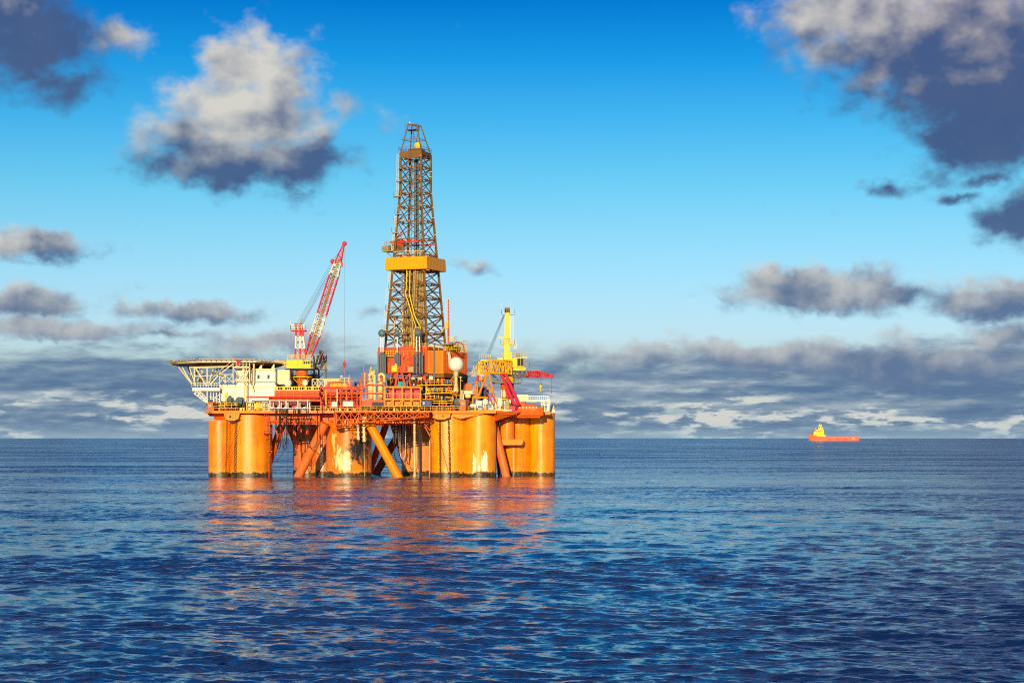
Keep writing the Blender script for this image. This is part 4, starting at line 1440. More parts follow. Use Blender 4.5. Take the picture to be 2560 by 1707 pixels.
for (seg, mat) in (((897, 871), M_scar), ((871, 840), M_wh2), ((840, 813), M_scar)):
    mb = MB()

    def lx(a, b, py):
        return a + (b - a) * (897 - py) / (897 - 813)
    for Yq in (513, 516):
        for a, b in ((738, 740.5), (750, 751), (765.5, 754)):
            mb.tube(P(lx(a, b, seg[0]), seg[0], Yq), P(lx(a, b, seg[1]), seg[1], Yq), .24, 6)
        m = (seg[0] + seg[1]) / 2
        for (a, b), (c_, d_) in (((738, 740.5), (750, 751)), ((750, 751), (765.5, 754))):
            for q0, q1 in ((seg[0], m), (m, seg[1])):
                mb.tube(P(lx(a, b, q0), q0, Yq), P(lx(c_, d_, q1), q1, Yq), .08, 4)
                mb.tube(P(lx(c_, d_, q0), q0, Yq), P(lx(a, b, q1), q1, Yq), .08, 4)
        mb.tube(P(lx(738, 740.5, seg[0]) - .5, seg[0] - .5, Yq), P(lx(765.5, 754, seg[0]), seg[0] - .5, Yq), .1, 4)
    mb.build_each('mast', mat, cr)
MB().pb(726, 763, 824.5, 827, 512.4, 516.6).build('mast_platform', M_scar, cr)
MB().rail([P(726, 824.5, 516), P(726, 824.5, 512.5), P(763, 824.5, 512.5), P(763, 824.5, 516)], 1.25, .9, .06).build('mast_railing', M_wh2, cr)
mb = MB()
for px in (740, 751):
    mb.lathe(P(px, 813, 514), [(.05, -.3), (.55, -.3), (.55, .3), (.05, .3)], 12, 'Y')
mb.build_each('mast_sheave', M_scar, cr)
MB().tube(P(752, 812, 514.5), P(755, 797, 514.5), .25, 5).build('mast_arm', M_tank, cr)
MB().tube(P(727, 822, 513), P(727, 803, 513), .05, 4).sphere(P(727, 803, 513), .25, 8).build('antenna', M_wh2, cr)
Bf, Bt = P(772, 890, 512.2), P(859.5, 610, 508)


def bp(t):
    return Bf.lerp(Bt, t)


sec = [(0.0, .19, 1.5, 2.45, M_pink, 5), (.19, .375, 2.45, 2.4, M_wh2, 5), (.375, .72, 2.4, 2.3, M_pink, 9), (.72, .84, 2.3, 1.5, M_wh2, 4), (.84, .99, 1.5, .4, M_scar, 6)]
upb = (-.95, 0, .3)
for (t0_, t1_, w0, w1, mat, nn) in sec:
    MB().boom(bp(t0_), bp(t1_), w0, w1, nn, .12, .065, up=upb).build('boom_section', mat, cr)
mb = MB()
mb.add([], [])
a, b = bp(.02), bp(.86)
for s_ in (-.22, .22):
    mb.tube(a + Vector((s_, -.1, 0)), b + Vector((s_, -.1, 0)), .16, 4)
mb.tube(a, b, .24, 4)
mb.build('boom_walkway', paint('boom_walkway_paint', (.42, .24, .05), .5, .2, .1), cr)
MB().tube(bp(.03) + Vector((-.8, -.2, 0)), bp(.8) + Vector((-.6, -.2, 0)), .07, 4).build('hoist_rope', M_dark, cr)
mb = MB()
mb.tube(bp(.97), P(863, 607, 508), .35, 8, .2)
mb.lathe(P(861.5, 609, 508), [(.05, -.2), (.6, -.2), (.6, .2), (.05, .2)], 14, 'Y')
mb.lathe(P(832, 654, 509), [(.05, -.7), (.6, -.7), (.6, .7), (.05, .7)], 12, 'Y')
mb.tube(P(832, 654, 509), bp(.83), .2, 5)
mb.pb(852, 857, 657, 666, 508, 509)
mb.tube(P(849, 640, 508.5), P(854, 658, 508.5), .16, 5)
for yy in (652, 662, 672, 680):
    mb.pb(844 + (680 - yy) * .25, 848 + (680 - yy) * .25, yy, yy + 4, 508.2, 509)
mb.build_each('boom_head', M_scar, cr)
mb = MB()
for i, (x0, x1) in enumerate(((741, 829), (744, 832), (748, 835), (752, 833), (754, 836), (756, 838))):
    mb.tube(P(x0, 812, 513.2 + .4 * i), P(x1, 656 + 2 * i, 509 + .1 * i), .035, 4)
mb.tube(P(832, 652, 509), P(846, 632, 508.5), .05, 4)
mb.build_each('luffing_rope', M_grey, cr)
MB().tube(P(862, 612, 508), P(861, 903, 508), .045, 4).build('hoist_line', M_grey, cr)
mb = MB().lathe(P(861, 910, 508), [(.08, -1.0), (.32, -.2), (.36, .2), (.1, .9)], 10).tube(P(861, 914, 508), P(861.5, 940, 508), .035, 4)
mb.build('hook', M_scar, cr)

# grey silo and dark blocks behind the crane
si = thing('deck_silo', 'ribbed grey and cream silo with red post on dark legs right behind the left crane', 'silo', P(800, 960, 522))
mb = MB()
mb.prism(arc((X_(800, 524), 524), 1.75, 20), Z_(923, 524), Z_(889, 524))
for a in range(0, 360, 18):
    c_, s_ = math.cos(R(a)), math.sin(R(a))
    mb.tube((X_(800, 524) + 1.78 * c_, 524 + 1.78 * s_, Z_(923, 524)), (X_(800, 524) + 1.78 * c_, 524 + 1.78 * s_, Z_(890, 524)), .09, 4)
mb.build('shell', paint('silo_paint', (.42, .38, .30), .5, .4, .35, dirt=(.12, .09, .07)), si)
mb = MB()
mb.prism(arc((X_(800, 524), 524), 2.0, 20), Z_(924.5, 524), Z_(923.02, 524))
for px in (785, 797, 815):
    mb.tube(P(px, 924, 523), P(px + 1, 968, 523), .24, 5)
mb.tube(P(785, 926, 522.5), P(800, 944, 522.5), .14, 4)
mb.tube(P(814, 926, 522.5), P(798, 944, 522.5), .14, 4)
mb.rail([P(783, 889, 523), P(816, 889, 523)], 1.3, .8, .06)
mb.rail([P(816, 944, 523), P(825, 944, 523)], 1.0, .5, .06)
mb.build('frame', M_grey, si)
MB().sphere(P(802, 880, 523), .5, 12).tube(P(802, 889, 523), P(802, 880, 523), .3).build('roof_fan', M_tan, si)
MB().tube(P(806.5, 896, 521.6), P(806.5, 884, 521.6), .2).build_each('post', M_scar, si)
solo(MB().pb(724, 790, 934, 972, 524, 534), 'machinery_block', paint('shaded_block_paint', (.20, .19, .21), .5, .3, .1), 'tall plain grey machinery block behind the orange crane pedestal', 'module')
t = thing('lattice_crate', 'cream open lattice frame with beige tank inside, below the grey silo', 'frame', P(795, 968, 512))
mb = MB()
for Yq in (511, 513.5):
    for px in (780.5, 795, 811):
        mb.tube(P(px, 947.5, Yq), P(px, 968, Yq), .13, 4)
    for py in (947.5, 968):
        mb.tube(P(780.5, py, Yq), P(811, py, Yq), .13, 4)
    for a, b in ((780.5, 795), (795, 811)):
        mb.tube(P(a, 948, Yq), P(b, 968, Yq), .1, 4)
        mb.tube(P(b, 948, Yq), P(a, 968, Yq), .1, 4)
mb.build('frame', M_cream, t)
MB().lathe(P(796, 965, 512.3), [(.02, 1.4), (.45, 1.2), (.5, 0), (.5, -.2)], 14).build('tank', M_tank, t)
solo(MB().pb(812, 849, 946, 968, 520, 526), 'deck_house', M_tank, 'plain beige deck house behind the bright red containers', 'module')

# ================================================================== containers
def container(name, px0, px1, py0, py1, Y, dep, mat, label, ribs=True, rot=0, group=None):
    t = thing(name, label, 'container', P((px0 + px1) / 2, py1, Y), group)
    mb = MB().pb(px0, px1, py0, py1, Y, Y + dep)
    mb.build('body', mat, t)
    if ribs:
        r_ = MB()
        n = max(3, int((px1 - px0) / 2.4))
        for i in range(n):
            x = px0 + 1 + (px1 - px0 - 2) * (i + .3) / n
            r_.pb(x, x + (px1 - px0) / n * .45, py0 + .8, py1 - .8, Y - .07, Y - .005)
        r_.build('corrugation', mat, t)
    f = MB()
    for x in (px0, px1 - .7):
        f.pb(x, x + .7, py0, py1, Y - .09, Y - .004)
    f.pb(px0 + .71, px1 - .71, py0, py0 + .7, Y - .09, Y - .004)
    f.pb(px0 + .71, px1 - .71, py1 - .7, py1, Y - .09, Y - .004)
    f.build('corner_frame', mat, t)
    return t


container('shipping_container', 818, 832, 954, 968, 512, 3, M_pink, 'small dull red container at the left end of the red row')
container('shipping_container', 832.5, 849, 953, 968, 511.5, 3, M_scar, 'bright red container with a white patch in the red row')
container('shipping_container', 864, 878, 957, 968, 511, 3, M_pink, 'short red container right of the yellow pipes')
bc = container('shipping_container', 884, 916, 953, 966.5, 513, 2.6, M_blue, 'dark blue container with a white square sign, left of beige tanks')
MB().pb(901, 904.8, 958, 962.5, 512.86, 512.9).build('sign', M_mark, bc)
MB().pb(902, 903.8, 959.4, 961, 512.82, 512.855).build('sign_mark', M_scar, bc)
MB().pb(887, 889, 963, 964.5, 512.86, 512.9).pb(894, 896.5, 962.5, 964.5, 512.86, 512.9).build_each('stencil_mark', M_mark, bc)
bc = container('shipping_container', 1055, 1079, 1001, 1015, 499, 3, M_blue, 'dark blue container with white and red squares above the girder end', ribs=False)
MB().pb(1057.2, 1061.2, 1005, 1010, 498.86, 498.9).build('sign', M_mark, bc)
MB().pb(1058.4, 1060.2, 1006.8, 1008.7, 498.82, 498.855).build('sign_mark', M_scar, bc)
MB().pb(1068.6, 1072, 1007, 1009.6, 498.86, 498.9).build('red_mark', M_scar, bc)
container('shipping_container', 1080, 1094.5, 970, 983, 503, 3, M_lblue, 'light blue container, left one of a touching pair below the house', ribs=False)
container('shipping_container', 1094.8, 1109, 970, 983, 503, 3, M_lblue, 'light blue container, right one of a touching pair below the house', ribs=False)
container('shipping_container', 1117, 1138, 961, 984, 504, 4, M_or, 'ribbed orange container left of the big radome pole')
container('shipping_container', 1139, 1151, 961, 984, 503.5, 4, M_red, 'salmon container right of the big radome pole')
container('shipping_container', 1160, 1180, 958, 976, 505, 4, M_ord, 'orange red container with a dark side, left of the orange A-frame')
container('shipping_container', 1262.5, 1273.5, 1003, 1023, 499.5, 2.5, M_olive, 'khaki ribbed container beside the foot of the red props')
container('shipping_container', 1190, 1204, 1001, 1019, 501, 3, M_wh2, 'white container behind the small radome on the right deck', ribs=False)
container('skip_box', 1176, 1190, 1010, 1017, 499.5, 2, M_wh2, 'low white box at the right deck edge beside the orange cab', ribs=False)
container('skip_box', 829, 843, 1004, 1017, 499.8, 2.2, M_wh2, 'smaller white box among red pipework above the front railing')
container('skip_box', 857, 883, 1003, 1016, 499.8, 2.2, M_wh2, 'wider white box with curtains of ribs above the lattice girder')
container('skip_box', 1195, 1206, 1013, 1019, 499.2, 1.5, M_blue, 'small dark blue crate in front of the white container', ribs=False)
t = container('equipment_skid', 904, 960, 1001, 1016, 498.6, 3, M_red, 'salmon red skid with a black louvred panel below beige tanks', ribs=False)
MB().pb(930, 959, 1005, 1015, 498.44, 498.5).build('louvre_panel', M_dark, t)

# caged magenta container in an orange frame
t = container('caged_container', 972, 1048, 969, 996, 501.5, 4, M_pink, 'long magenta red container standing inside an orange frame cage')
t = thing('frame_cage', 'tall orange frame cage of posts and rails in front of the magenta container', 'frame', P(1006, 1016, 499))
mb = MB()
for px in (962, 983, 1005.5, 1028, 1051):
    mb.tube(P(px, 967, 499), P(px, 1017, 499), .22, 4)
for py, r in ((967, .2), (983.5, .14), (997.5, .3), (1015, .2)):
    mb.tube(P(961, py, 499), P(1052, py, 499), r, 4)
for px in range(964, 1051, 5):
    if px < 972 or px > 1048 or px % 3 == 0:
        mb.tube(P(px, 984, 499.1), P(px, 996, 499.1), .06, 4)
mb.tube(P(962, 989, 499), P(1051, 989, 499), .08, 4)
for a, b in ((983, 968), (1005.5, 990), (1005.5, 1022), (1028, 1045)):
    mb.tube(P(a, 999, 499.05), P(b, 1013, 499.05), .1, 4)
mb.build('frame', M_or, t)
MB().pb(964, 1048, 1000, 1014.5, 500.4, 500.8).build('back_panel', M_or, t)

# teal box, yellow basket, red A frame with its platform
container('shipping_container', 993, 1004, 953, 966, 501.4, 2.2, M_teal, 'bright teal container between the legs of the red A-frame', ribs=False)
container('shipping_container', 1005, 1019, 953, 966, 502, 2.2, M_teal, 'darker teal container just right of the bright teal one')
solo(MB().pb(979, 993, 916, 928, 500.5, 502).pb(979, 993, 914, 915.9, 500.3, 502.2).pb(987, 991, 909, 914, 501, 501.6), 'work_basket', M_yel, 'yellow basket on the red stand before the red house', 'basket')
t = thing('a_frame', 'salmon red A-frame stand with splayed legs above the magenta container', 'frame', P(1000, 966, 500.5))
mb = MB()
for a, b in (((997, 915), (988, 966)), ((999, 915), (1014, 966)), ((1000, 930), (1004, 915))):
    mb.tube(P(*a, 500.5), P(*b, 500.3), .28, 5)
mb.tube(P(992, 945, 500.4), P(1008, 945, 500.4), .14, 4)
mb.build('leg', M_red, t)
mb = MB()
mb.tube(P(979, 929.5, 501), P(1034, 929.5, 501), .25, 4)
for px in (990, 1025):
    mb.tube(P(px, 930, 502), P(px, 962, 502), .3, 5)
mb.tube(P(990, 932, 502), P(1004, 950, 502), .12, 4)
mb.tube(P(1025, 932, 502), P(1010, 950, 502), .12, 4)
for k in range(10):
    mb.pb(1003 + k * 1.5, 1004 + k * 1.7, 912 + random.uniform(0, 6), 922 + random.uniform(0, 5), 500.6, 501.4)
mb.build('stand', M_red, t)
MB().pb(1018, 1033, 917, 928, 501, 502.4).build('winch_drum', M_olive, t)

# beige surge tanks with U bends
for i, (px, w) in enumerate(((927, 18), (951, 14))):
    t = thing('surge_tank', ('wider beige tank with U bend pipe, nearest the thin vent pipes', 'narrower beige tank with U bend pipe, nearest the magenta container')[i], 'tank', P(px, 1001, 501), 'beige tanks with U bend pipes')
    r = w / 20
    MB().lathe(P(px, 990, 501), [(r * .5, -1.0), (r, -.5), (r, 3.1), (r * .8, 3.5), (r * .3, 3.7)], 24).build('shell', M_tank, t)
    b = MB()
    for yy in (963, 977, 990):
        b.lathe(P(px, yy, 501), [(r + .05, -.08), (r + .05, .08)], 24)
    b.build('band', M_olive, t)
    pts = [P(px - 2, 953, 501)] + [P(px + 2.5, 944, 501) + Vector((.75 * math.cos(R(a)), 0, .9 * math.sin(R(a)))) for a in range(180, -1, -20)] + [P(px + 10, 956 if i else 1000, 500.4)]
    MB().path(pts, .38, 12).build('bend_pipe', M_tank, t)
    MB().lathe(P(px - 3, 954, 501), [(.5, -.1), (.5, .1)], 14).build('flange', M_dark, t)
    mb = MB()
    mb.add([P(px - w * .45, 992, 500.2), P(px + w * .4, 992, 500.2), P(px + 2, 1000, 500.2), P(px - 2, 1000, 500.2), P(px - w * .45, 992, 501.5), P(px + w * .4, 992, 501.5), P(px + 2, 1000, 501.5), P(px - 2, 1000, 501.5)],
           [(0, 3, 2, 1), (4, 5, 6, 7), (0, 1, 5, 4), (1, 2, 6, 5), (2, 3, 7, 6), (3, 0, 4, 7)])
    mb.build('hopper', M_red, t)
t = thing('tank_frame', 'salmon red post and rail frame around the beige tanks', 'frame', P(932, 1001, 499.4))
mb = MB()
for px in (905, 915, 960):
    mb.tube(P(px, 961, 499.4), P(px, 1001, 499.4), .16, 4)
for py in (961, 982, 1000.5):
    mb.tube(P(904, py, 499.4), P(961, py, 499.4), .14, 4)
mb.tube(P(905, 974, 499.4), P(914, 962, 499.4), .1, 4)
mb.build('frame', M_red, t)

# ================================================================== red pipe decks and racks
random.seed(21)
t = thing('pipe_module', 'long salmon red deck module with stacked horizontal pipes behind the white pulley frame', 'module', P(745, 1003, 503))
MB().pb(686, 798, 976, 991, 503, 512).build('wall', M_red, t)
MB().pb(672, 812, 994, 1003, 503.6, 512).build('lower_wall', M_red, t)
mb = MB()
for py, x0, x1, r in ((980, 690, 795, .07), (984, 690, 798, .08), (987.5, 686, 798, .1), (991.5, 672, 800, .12), (996, 680, 798, .07), (998.5, 670, 790, .06)):
    mb.tube(P(x0, py, 502.7), P(x1, py, 502.7), r, 5)
for px in range(700, 798, 17):
    mb.tube(P(px, 977, 502.6), P(px, 1002, 502.6), .06, 4)
mb.build('pipe_run', M_brand, t)
MB().tube(P(617, 992, 502.4), P(800, 992.5, 502.4), .22, 8).build('red_pipe', M_scar, t)
mb = MB()
mb.tube(P(686, 967, 503), P(800, 967, 503), .14, 4)
mb.tube(P(686, 975, 503), P(800, 975, 503), .16, 4)
for px in range(688, 800, 6):
    mb.tube(P(px, 967, 503), P(px, 975, 503), .09, 4)
for px in (690, 708, 728, 746, 762, 778):
    mb.pb(px, px + 4, 968.5, 973.5, 502.9, 503.3)
mb.build('railing', M_yel, t)
mb = MB()
for px in range(688, 800, 9):
    mb.pb(px, px + random.uniform(3, 7), 967 + random.uniform(0, 4), 975.9, 504, 508)
mb.build_each('deck_locker', M_dark, t)

# pipework jungle: frame and runs between the module and the tanks
t = thing('pipe_rack', 'tangled red pipework frame with two white boxes beside the beige tanks', 'pipework', P(850, 1027, 501))
for i in range(9):
    px = (802, 815, 826, 843, 852, 866, 880, 893, 902)[i]
    MB().tube(P(px, 972 + 2 * (i % 3), 500.6), P(px, 1027, 500.6), .16, 5).build_each('post', (M_red, M_yel, M_red, M_cream, M_red, M_brand, M_red, M_red, M_brand)[i], t)
for py, r in ((968.5, .2), (973, .12), (981, .22), (985, .1), (993, .1), (999, .08), (1020, .14), (1012, .08)):
    MB().tube(P(800, py, 500.7), P(905, py, 500.7), r, 6).build_each('pipe', M_red if py < 1010 else M_scar, t)
mb = MB()
for k in range(44):
    x0 = random.uniform(800, 898)
    y0 = random.uniform(974, 1020)
    w, h_ = random.uniform(2, 12), random.uniform(1.5, 8)
    Yk = random.uniform(501.5, 505)
    mb.pb(x0, x0 + w, y0, y0 + h_, Yk, Yk + random.uniform(.5, 2))
mb.build_each('valve_box', M_red, t)
mb = MB()
for k in range(46):
    x0, y0 = random.uniform(800, 900), random.uniform(973, 1022)
    Yk = random.uniform(500.9, 503.4)
    if random.random() < .5:
        mb.tube(P(x0, y0, Yk), P(x0 + random.uniform(5, 22), y0, Yk), random.uniform(.05, .13), 5)
    else:
        mb.tube(P(x0, y0, Yk), P(x0, y0 + random.uniform(5, 18), Yk), random.uniform(.05, .13), 5)
mb.build_each('small_pipe', M_pink, t)
MB().pb(803, 902, 972, 1026, 507, 508).build('back_wall', M_red, t)
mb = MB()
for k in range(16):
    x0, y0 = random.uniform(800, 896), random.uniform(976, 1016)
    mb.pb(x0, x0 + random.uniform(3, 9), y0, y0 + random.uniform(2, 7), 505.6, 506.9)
mb.build_each('dark_gap_fill', M_dark, t)  # solid dark boxes: shade in the gaps of the rack, put in as colour
mb = MB()
for k in range(15):
    x0 = random.uniform(826, 905)
    mb.pb(x0, x0 + random.uniform(2, 6), 966 + random.uniform(0, 2), 972, 502.5, 504)
mb.build_each('cream_locker', M_cream, t)
mb = MB()
for k in range(14):
    px = 827 + k * 3.1
    mb.tube(P(px, 958 + random.uniform(-1, 3), 508), P(px, 969, 508), .14, 6)
mb.build_each('yellow_pipe', M_yel, t)
solo(MB().path([P(803, 972, 500), P(800, 985, 500), P(806, 1000, 499.8), P(812, 1012, 499.6), P(820, 1016, 499.6)], .14, 6), 'looped_hose', M_black, 'dark hose draped down the left end of the red pipework', 'hose')
t = thing('gantry_frame', 'small yellow railed gantry on posts above the red containers', 'frame', P(862, 953, 514))
mb = MB().pb(850, 873, 943.5, 945, 514, 516)
for px in (852, 861, 871):
    mb.tube(P(px, 945, 514.2), P(px, 968, 514.2), .12, 4)
mb.rail([P(852, 953, 514), P(871, 953, 514)], .1, 1, .06)
mb.build('frame', M_yel, t)
MB().pb(850, 857, 939.3, 941.3, 514, 515).tube(P(854, 941, 514.5), P(854, 944, 514.5), .06, 4).build('lamp', M_cream, t)
for i, (px, y0, r, m) in enumerate(((878.5, 944, .22, M_ord), (901.5, 946, .22, M_ord), (905, 931, .1, M_brand), (909.5, 914, .09, M_brand), (912, 931, .14, M_tank), (915, 928, .1, M_brand), (918, 931, .09, M_brand), (873, 937, .05, M_wh2))):
    solo(MB().tube(P(px, y0, 508), P(px, 968, 508), r, 8).tube(P(px, y0 + 4, 508), P(px, y0 + 3, 508), r * 1.3, 8), 'vent_pipe', m,
         ('thick short orange vent pipe right of the yellow gantry', 'thick short orange stub above the blue container', 'brick red vent pipe, leftmost of the thin group',
          'tallest thin rusty vent pipe above the blue container', 'cream vent pipe in the middle of the thin group', 'rusty vent pipe just right of the cream one',
          'shortest thin rusty vent pipe nearest the beige tanks', 'thin white whip mast beside the yellow gantry')[i], 'pipe')
solo(MB().tube(P(921, 952, 506), P(928, 917, 506), .16, 5).tube(P(930, 950, 506), P(936, 925, 506), .14, 5).tube(P(921, 935, 506), P(937, 938, 506), .2, 5).pb(928, 937, 928, 933, 505.6, 507),
     'davit_arm', M_yel, 'yellow jib arms between thin vent pipes and the red house', 'davit')

random.seed(77)
t = thing('edge_gear', 'low row of small valves and boxes behind the yellow rail above the lattice girder', 'machinery', P(950, 1027, 498))
for mat in (M_red, M_brown, M_ylr, M_cream, M_scar):
    mb = MB()
    for k in range(11):
        x0 = random.uniform(780, 1050)
        h_ = random.uniform(2, 7.5)
        if 900 < x0 < 965:
            h_ = min(h_, 4)
        mb.pb(x0, x0 + random.uniform(1, 4), 1027 - h_, 1027, 497.6 + random.uniform(0, .7), 498.6)
    mb.build_each('valve_box', mat, t)
# white pulley frame with five sheaves
t = thing('pulley_frame', 'white pipe frame with round pulleys along the front rail, hoses hanging below', 'frame', P(722, 1027, 497.8))
mb = MB()
mb.tube(P(674, 1001, 498.2), P(775, 1001, 498.2), .1, 4)
mb.tube(P(674, 1020, 497.4), P(776, 1020, 497.4), .1, 4)
mb.tube(P(674, 1025, 497.4), P(776, 1025, 497.4), .1, 4)
for i, px in enumerate((675, 698.5, 715.5, 745, 769, 683, 703, 720, 750, 774)):
    mb.tube(P(px, 1001 if i < 5 else 1006, 497.9), P(px, 1027, 497.9), .17 if i < 5 else .12, 6)
mb.build('frame', M_wh2, t)
MB().tube(P(674, 1003.5, 499), P(778, 1003.5, 499), .15, 5).tube(P(680, 1009, 500), P(770, 1009, 500), .1, 5).build('red_pipe', M_pink, t)
for px in (679.5, 696.5, 713.5, 743, 761):
    s_ = MB().lathe(P(px, 1021.5, 497.0), [(.08, -.2), (.5, -.2), (.42, 0), (.5, .2), (.08, .2)], 18, 'Y')
    s_.pb(px - 4.6, px + 4.6, 1021.5, 1024.5, 496.8, 497.2)
    s_.build('pulley', M_wh2, t)
mb = MB()
for k in range(26):
    x0 = random.uniform(676, 768)
    y0 = random.uniform(1004, 1016)
    mb.pb(x0, x0 + random.uniform(1.5, 6), y0, y0 + random.uniform(2, 8), 500 + random.uniform(0, 2), 503)
mb.build_each('valve_box', M_pink, t)
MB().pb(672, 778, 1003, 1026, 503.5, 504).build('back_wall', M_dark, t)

# left deck corner: cab, drums, winch platform, caged pumps
t = thing('control_cab', 'orange control cab with one square window on the left deck tip', 'cabin', P(525, 1027, 498))
MB().pb(520, 532, 1006, 1029, 498, 501).pb(519, 533, 1005, 1006, 497.8, 501.2).build('wall', M_ord, t)
MB().pb(521, 528, 1011, 1017, 497.9, 498.2).build('window', paint('cab_glass', (.35, .42, .25), .1, .2, 0), t)
MB().pb(520, 529, 999, 1004.9, 499, 501).build('roof_box', M_dark, t)
mb = MB().rail([P(510, 1026, 499), P(519, 1026, 499)], 1.2, .6, .05)
mb.pb(508.5, 511.5, 1014, 1020, 499, 500)
mb.pb(512, 515, 1006, 1013, 499, 500)
mb.build('side_rail', M_bgrey, t)
t = thing('control_cab', 'orange control cab with a slanted side window left of the radome deck', 'cabin', P(1160, 1027, 497.4))
MB().pb(1150, 1164, 999, 1026.5, 497.4, 500.5).build('wall', M_ord, t)
MB().add([P(1164, 999, 497.5), P(1174, 999, 499.5), P(1169, 1026, 499.3), P(1164, 1026, 497.5), P(1164, 999, 501), P(1174, 999, 501), P(1169, 1026, 501), P(1164, 1026, 501)],
         [(0, 3, 2, 1), (4, 5, 6, 7), (0, 1, 5, 4), (1, 2, 6, 5), (2, 3, 7, 6)]).build('side_wall', M_ord, t)
MB().pb(1153, 1161.5, 1004.5, 1012.5, 497.3, 497.6).build('window', MATS['cab_glass'], t)
MB().add([P(1166.5, 1003.5, 497.75), P(1171.5, 1003.5, 498.8), P(1169.8, 1012, 498.6), P(1166, 1012, 497.7)], [(0, 3, 2, 1)]).build('window', M_glass, t)


def reel(px, py, r, w, Y, label, yaw=0, core=M_bgrey, flange=M_bgrey, foot=1025):
    t = thing('cable_reel', label, 'reel', P(px, foot, Y), 'cable reels on the deck corners')
    c = P(px, py, Y)
    M = Matrix.Translation(c) @ Matrix.Rotation(R(yaw), 4, 'Z')
    for s_ in (-1, 1):
        MB(M).lathe((s_ * w / 2, 0, 0), [(.1, -.06), (r * .9, -.08), (r, -.02), (r, .06), (.1, .08)], 24, 'X').build('flange', flange, t)
    MB(M).lathe((0, 0, 0), [(r * .62, -w / 2 + .1), (r * .66, 0), (r * .62, w / 2 - .1)], 20, 'X').build('drum', core, t)
    mb = MB(M)
    zf = Z_(foot, Y) - c.z
    for s_ in (-1, 1):
        mb.tube((s_ * (w / 2 + .2), -.5 * r, zf), (s_ * (w / 2 + .2), 0, 0), .1, 4)
        mb.tube((s_ * (w / 2 + .2), .5 * r, zf), (s_ * (w / 2 + .2), 0, 0), .1, 4)
    mb.build('stand', M_brown, t)


reel(576, 1001, .85, 1.1, 502, 'blue grey cable reel on the left deck, left one of two', 55, foot=1026)
reel(600, 1003, 1.12, 1.0, 501, 'largest blue grey cable reel on the left deck, beside the yellow rack', 55, foot=1026)
reel(1092, 994, .95, 1.0, 502, 'blue grey and brown reel on the right winch platform, first from left', 35, M_tan, M_bgrey, foot=1003)
reel(1104, 995, .85, .6, 502.5, 'cream rimmed reel on the right winch platform, second from left', 35, M_brown, M_tank, foot=1003)
reel(1116, 993, .95, 1.0, 502, 'blue grey reel on the right winch platform, third from left', 35, M_tan, M_bgrey, foot=1003)
reel(1127, 995, .85, .6, 502.5, 'cream rimmed reel on the right winch platform, fourth from left', 35, M_brown, M_tank, foot=1003)
reel(1144, 1004, .9, .5, 500.5, 'tilted narrow blue reel left of the orange cab', 70, M_brown, M_bgrey, foot=1026)
reel(969, 947, .5, .9, 501.5, 'small blue reel beside the beige U bend pipe', 10, M_brown, M_lblue, foot=962)
reel(1032, 946, .55, 1.0, 500.2, 'small blue winch reel below the widest tensioner', 10, M_tank, M_lblue, foot=955)
reel(1049, 947, .6, .8, 500.2, 'cream rimmed winch reel below the widest tensioner', 20, M_tank, M_tank, foot=955)
for (x0, x1, ya, mrail, lab) in ((545, 595, 1019, M_ylr, 'orange railed winch platform above the left fairlead'), (1081, 1132, 1014.5, M_yel, 'yellow railed winch platform above the right fairlead')):
    t = thing('winch_platform', lab, 'platform', P((x0 + x1) / 2, 1027, 498))
    MB().pb(x0, x1, ya, ya + 1.8, 497.5, 503).build('deck_plate', M_or, t)
    MB().rail([P(x1, ya, 503), P(x1, ya, 497.6), P(x0, ya, 497.6), P(x0, ya, 503)], 1.25, 1.5, .07).build('railing', mrail, t)
    mb = MB()
    for k in range(10):
        px = x0 + 1 + (x1 - x0 - 2) * k / 9
        mb.tube(P(px, ya + 2, 497.7), P(px + (2 if k % 2 else 0), 1028, 497.5), .1, 4)
    mb.build_each('post', M_ord, t)
    mb = MB()
    for k in range(5):
        px = x0 + 4 + (x1 - x0 - 4) * k / 5
        mb.lathe(P(px + 3, (ya + 1028) / 2 + 1, 500), [(.1, -.4), (.42, -.4), (.42, .4), (.1, .4)], 14, 'X')
    mb.build('winch_drum', M_olive, t)
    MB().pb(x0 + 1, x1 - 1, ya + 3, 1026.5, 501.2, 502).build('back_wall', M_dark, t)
    mb = MB()
    for k in range(7):
        px = random.uniform(x0, x1 - 5)
        mb.pb(px, px + random.uniform(3, 6), ya - random.uniform(3, 9), ya - .2, 500.5, 502.5)
    mb.build_each('winch_gear', M_dark, t)
for i, (x0, x1, m) in enumerate(((617, 636, M_wh2), (655, 670, M_wh2))):
    t = thing('caged_tank', ('shiny pale tank in a yellow cage next to the big blue reel', 'shiny pale tank in an orange cage left of the white pulley frame')[i], 'tank', P((x0 + x1) / 2, 1026, 498.5))
    mb = MB()
    for px in (x0, (x0 + x1) / 2, x1):
        mb.tube(P(px, 1005, 498.4), P(px, 1027, 498.4), .13, 4)
    for py in (1005, 1015, 1026):
        mb.tube(P(x0, py, 498.4), P(x1, py, 498.4), .13, 4)
    mb.build('cage', M_yel if i == 0 else M_ylr, t)
    MB().lathe(P((x0 + x1) / 2, 1015, 499.8), [(.3, -1.05), (.65, -.9), (.65, .8), (.3, 1.0)], 18).build('tank', m, t)
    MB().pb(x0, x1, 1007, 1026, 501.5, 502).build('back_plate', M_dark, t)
solo(MB().tube(P(643, 1026, 499), P(643, 1005, 499), .28, 10).tube(P(649, 1026, 499), P(649, 1005, 499), .28, 10).pb(639, 653, 1019, 1026, 499.5, 501), 'gas_bottle_rack', M_yel, 'pair of upright yellow cylinders between the two caged tanks', 'cylinders')
solo(MB().pb(561, 568, 981, 990, 503, 504).pb(562, 567, 990.02, 1026, 503.2, 503.9), 'junction_post', M_yel, 'yellow box on a post before the white accommodation wall', 'post')
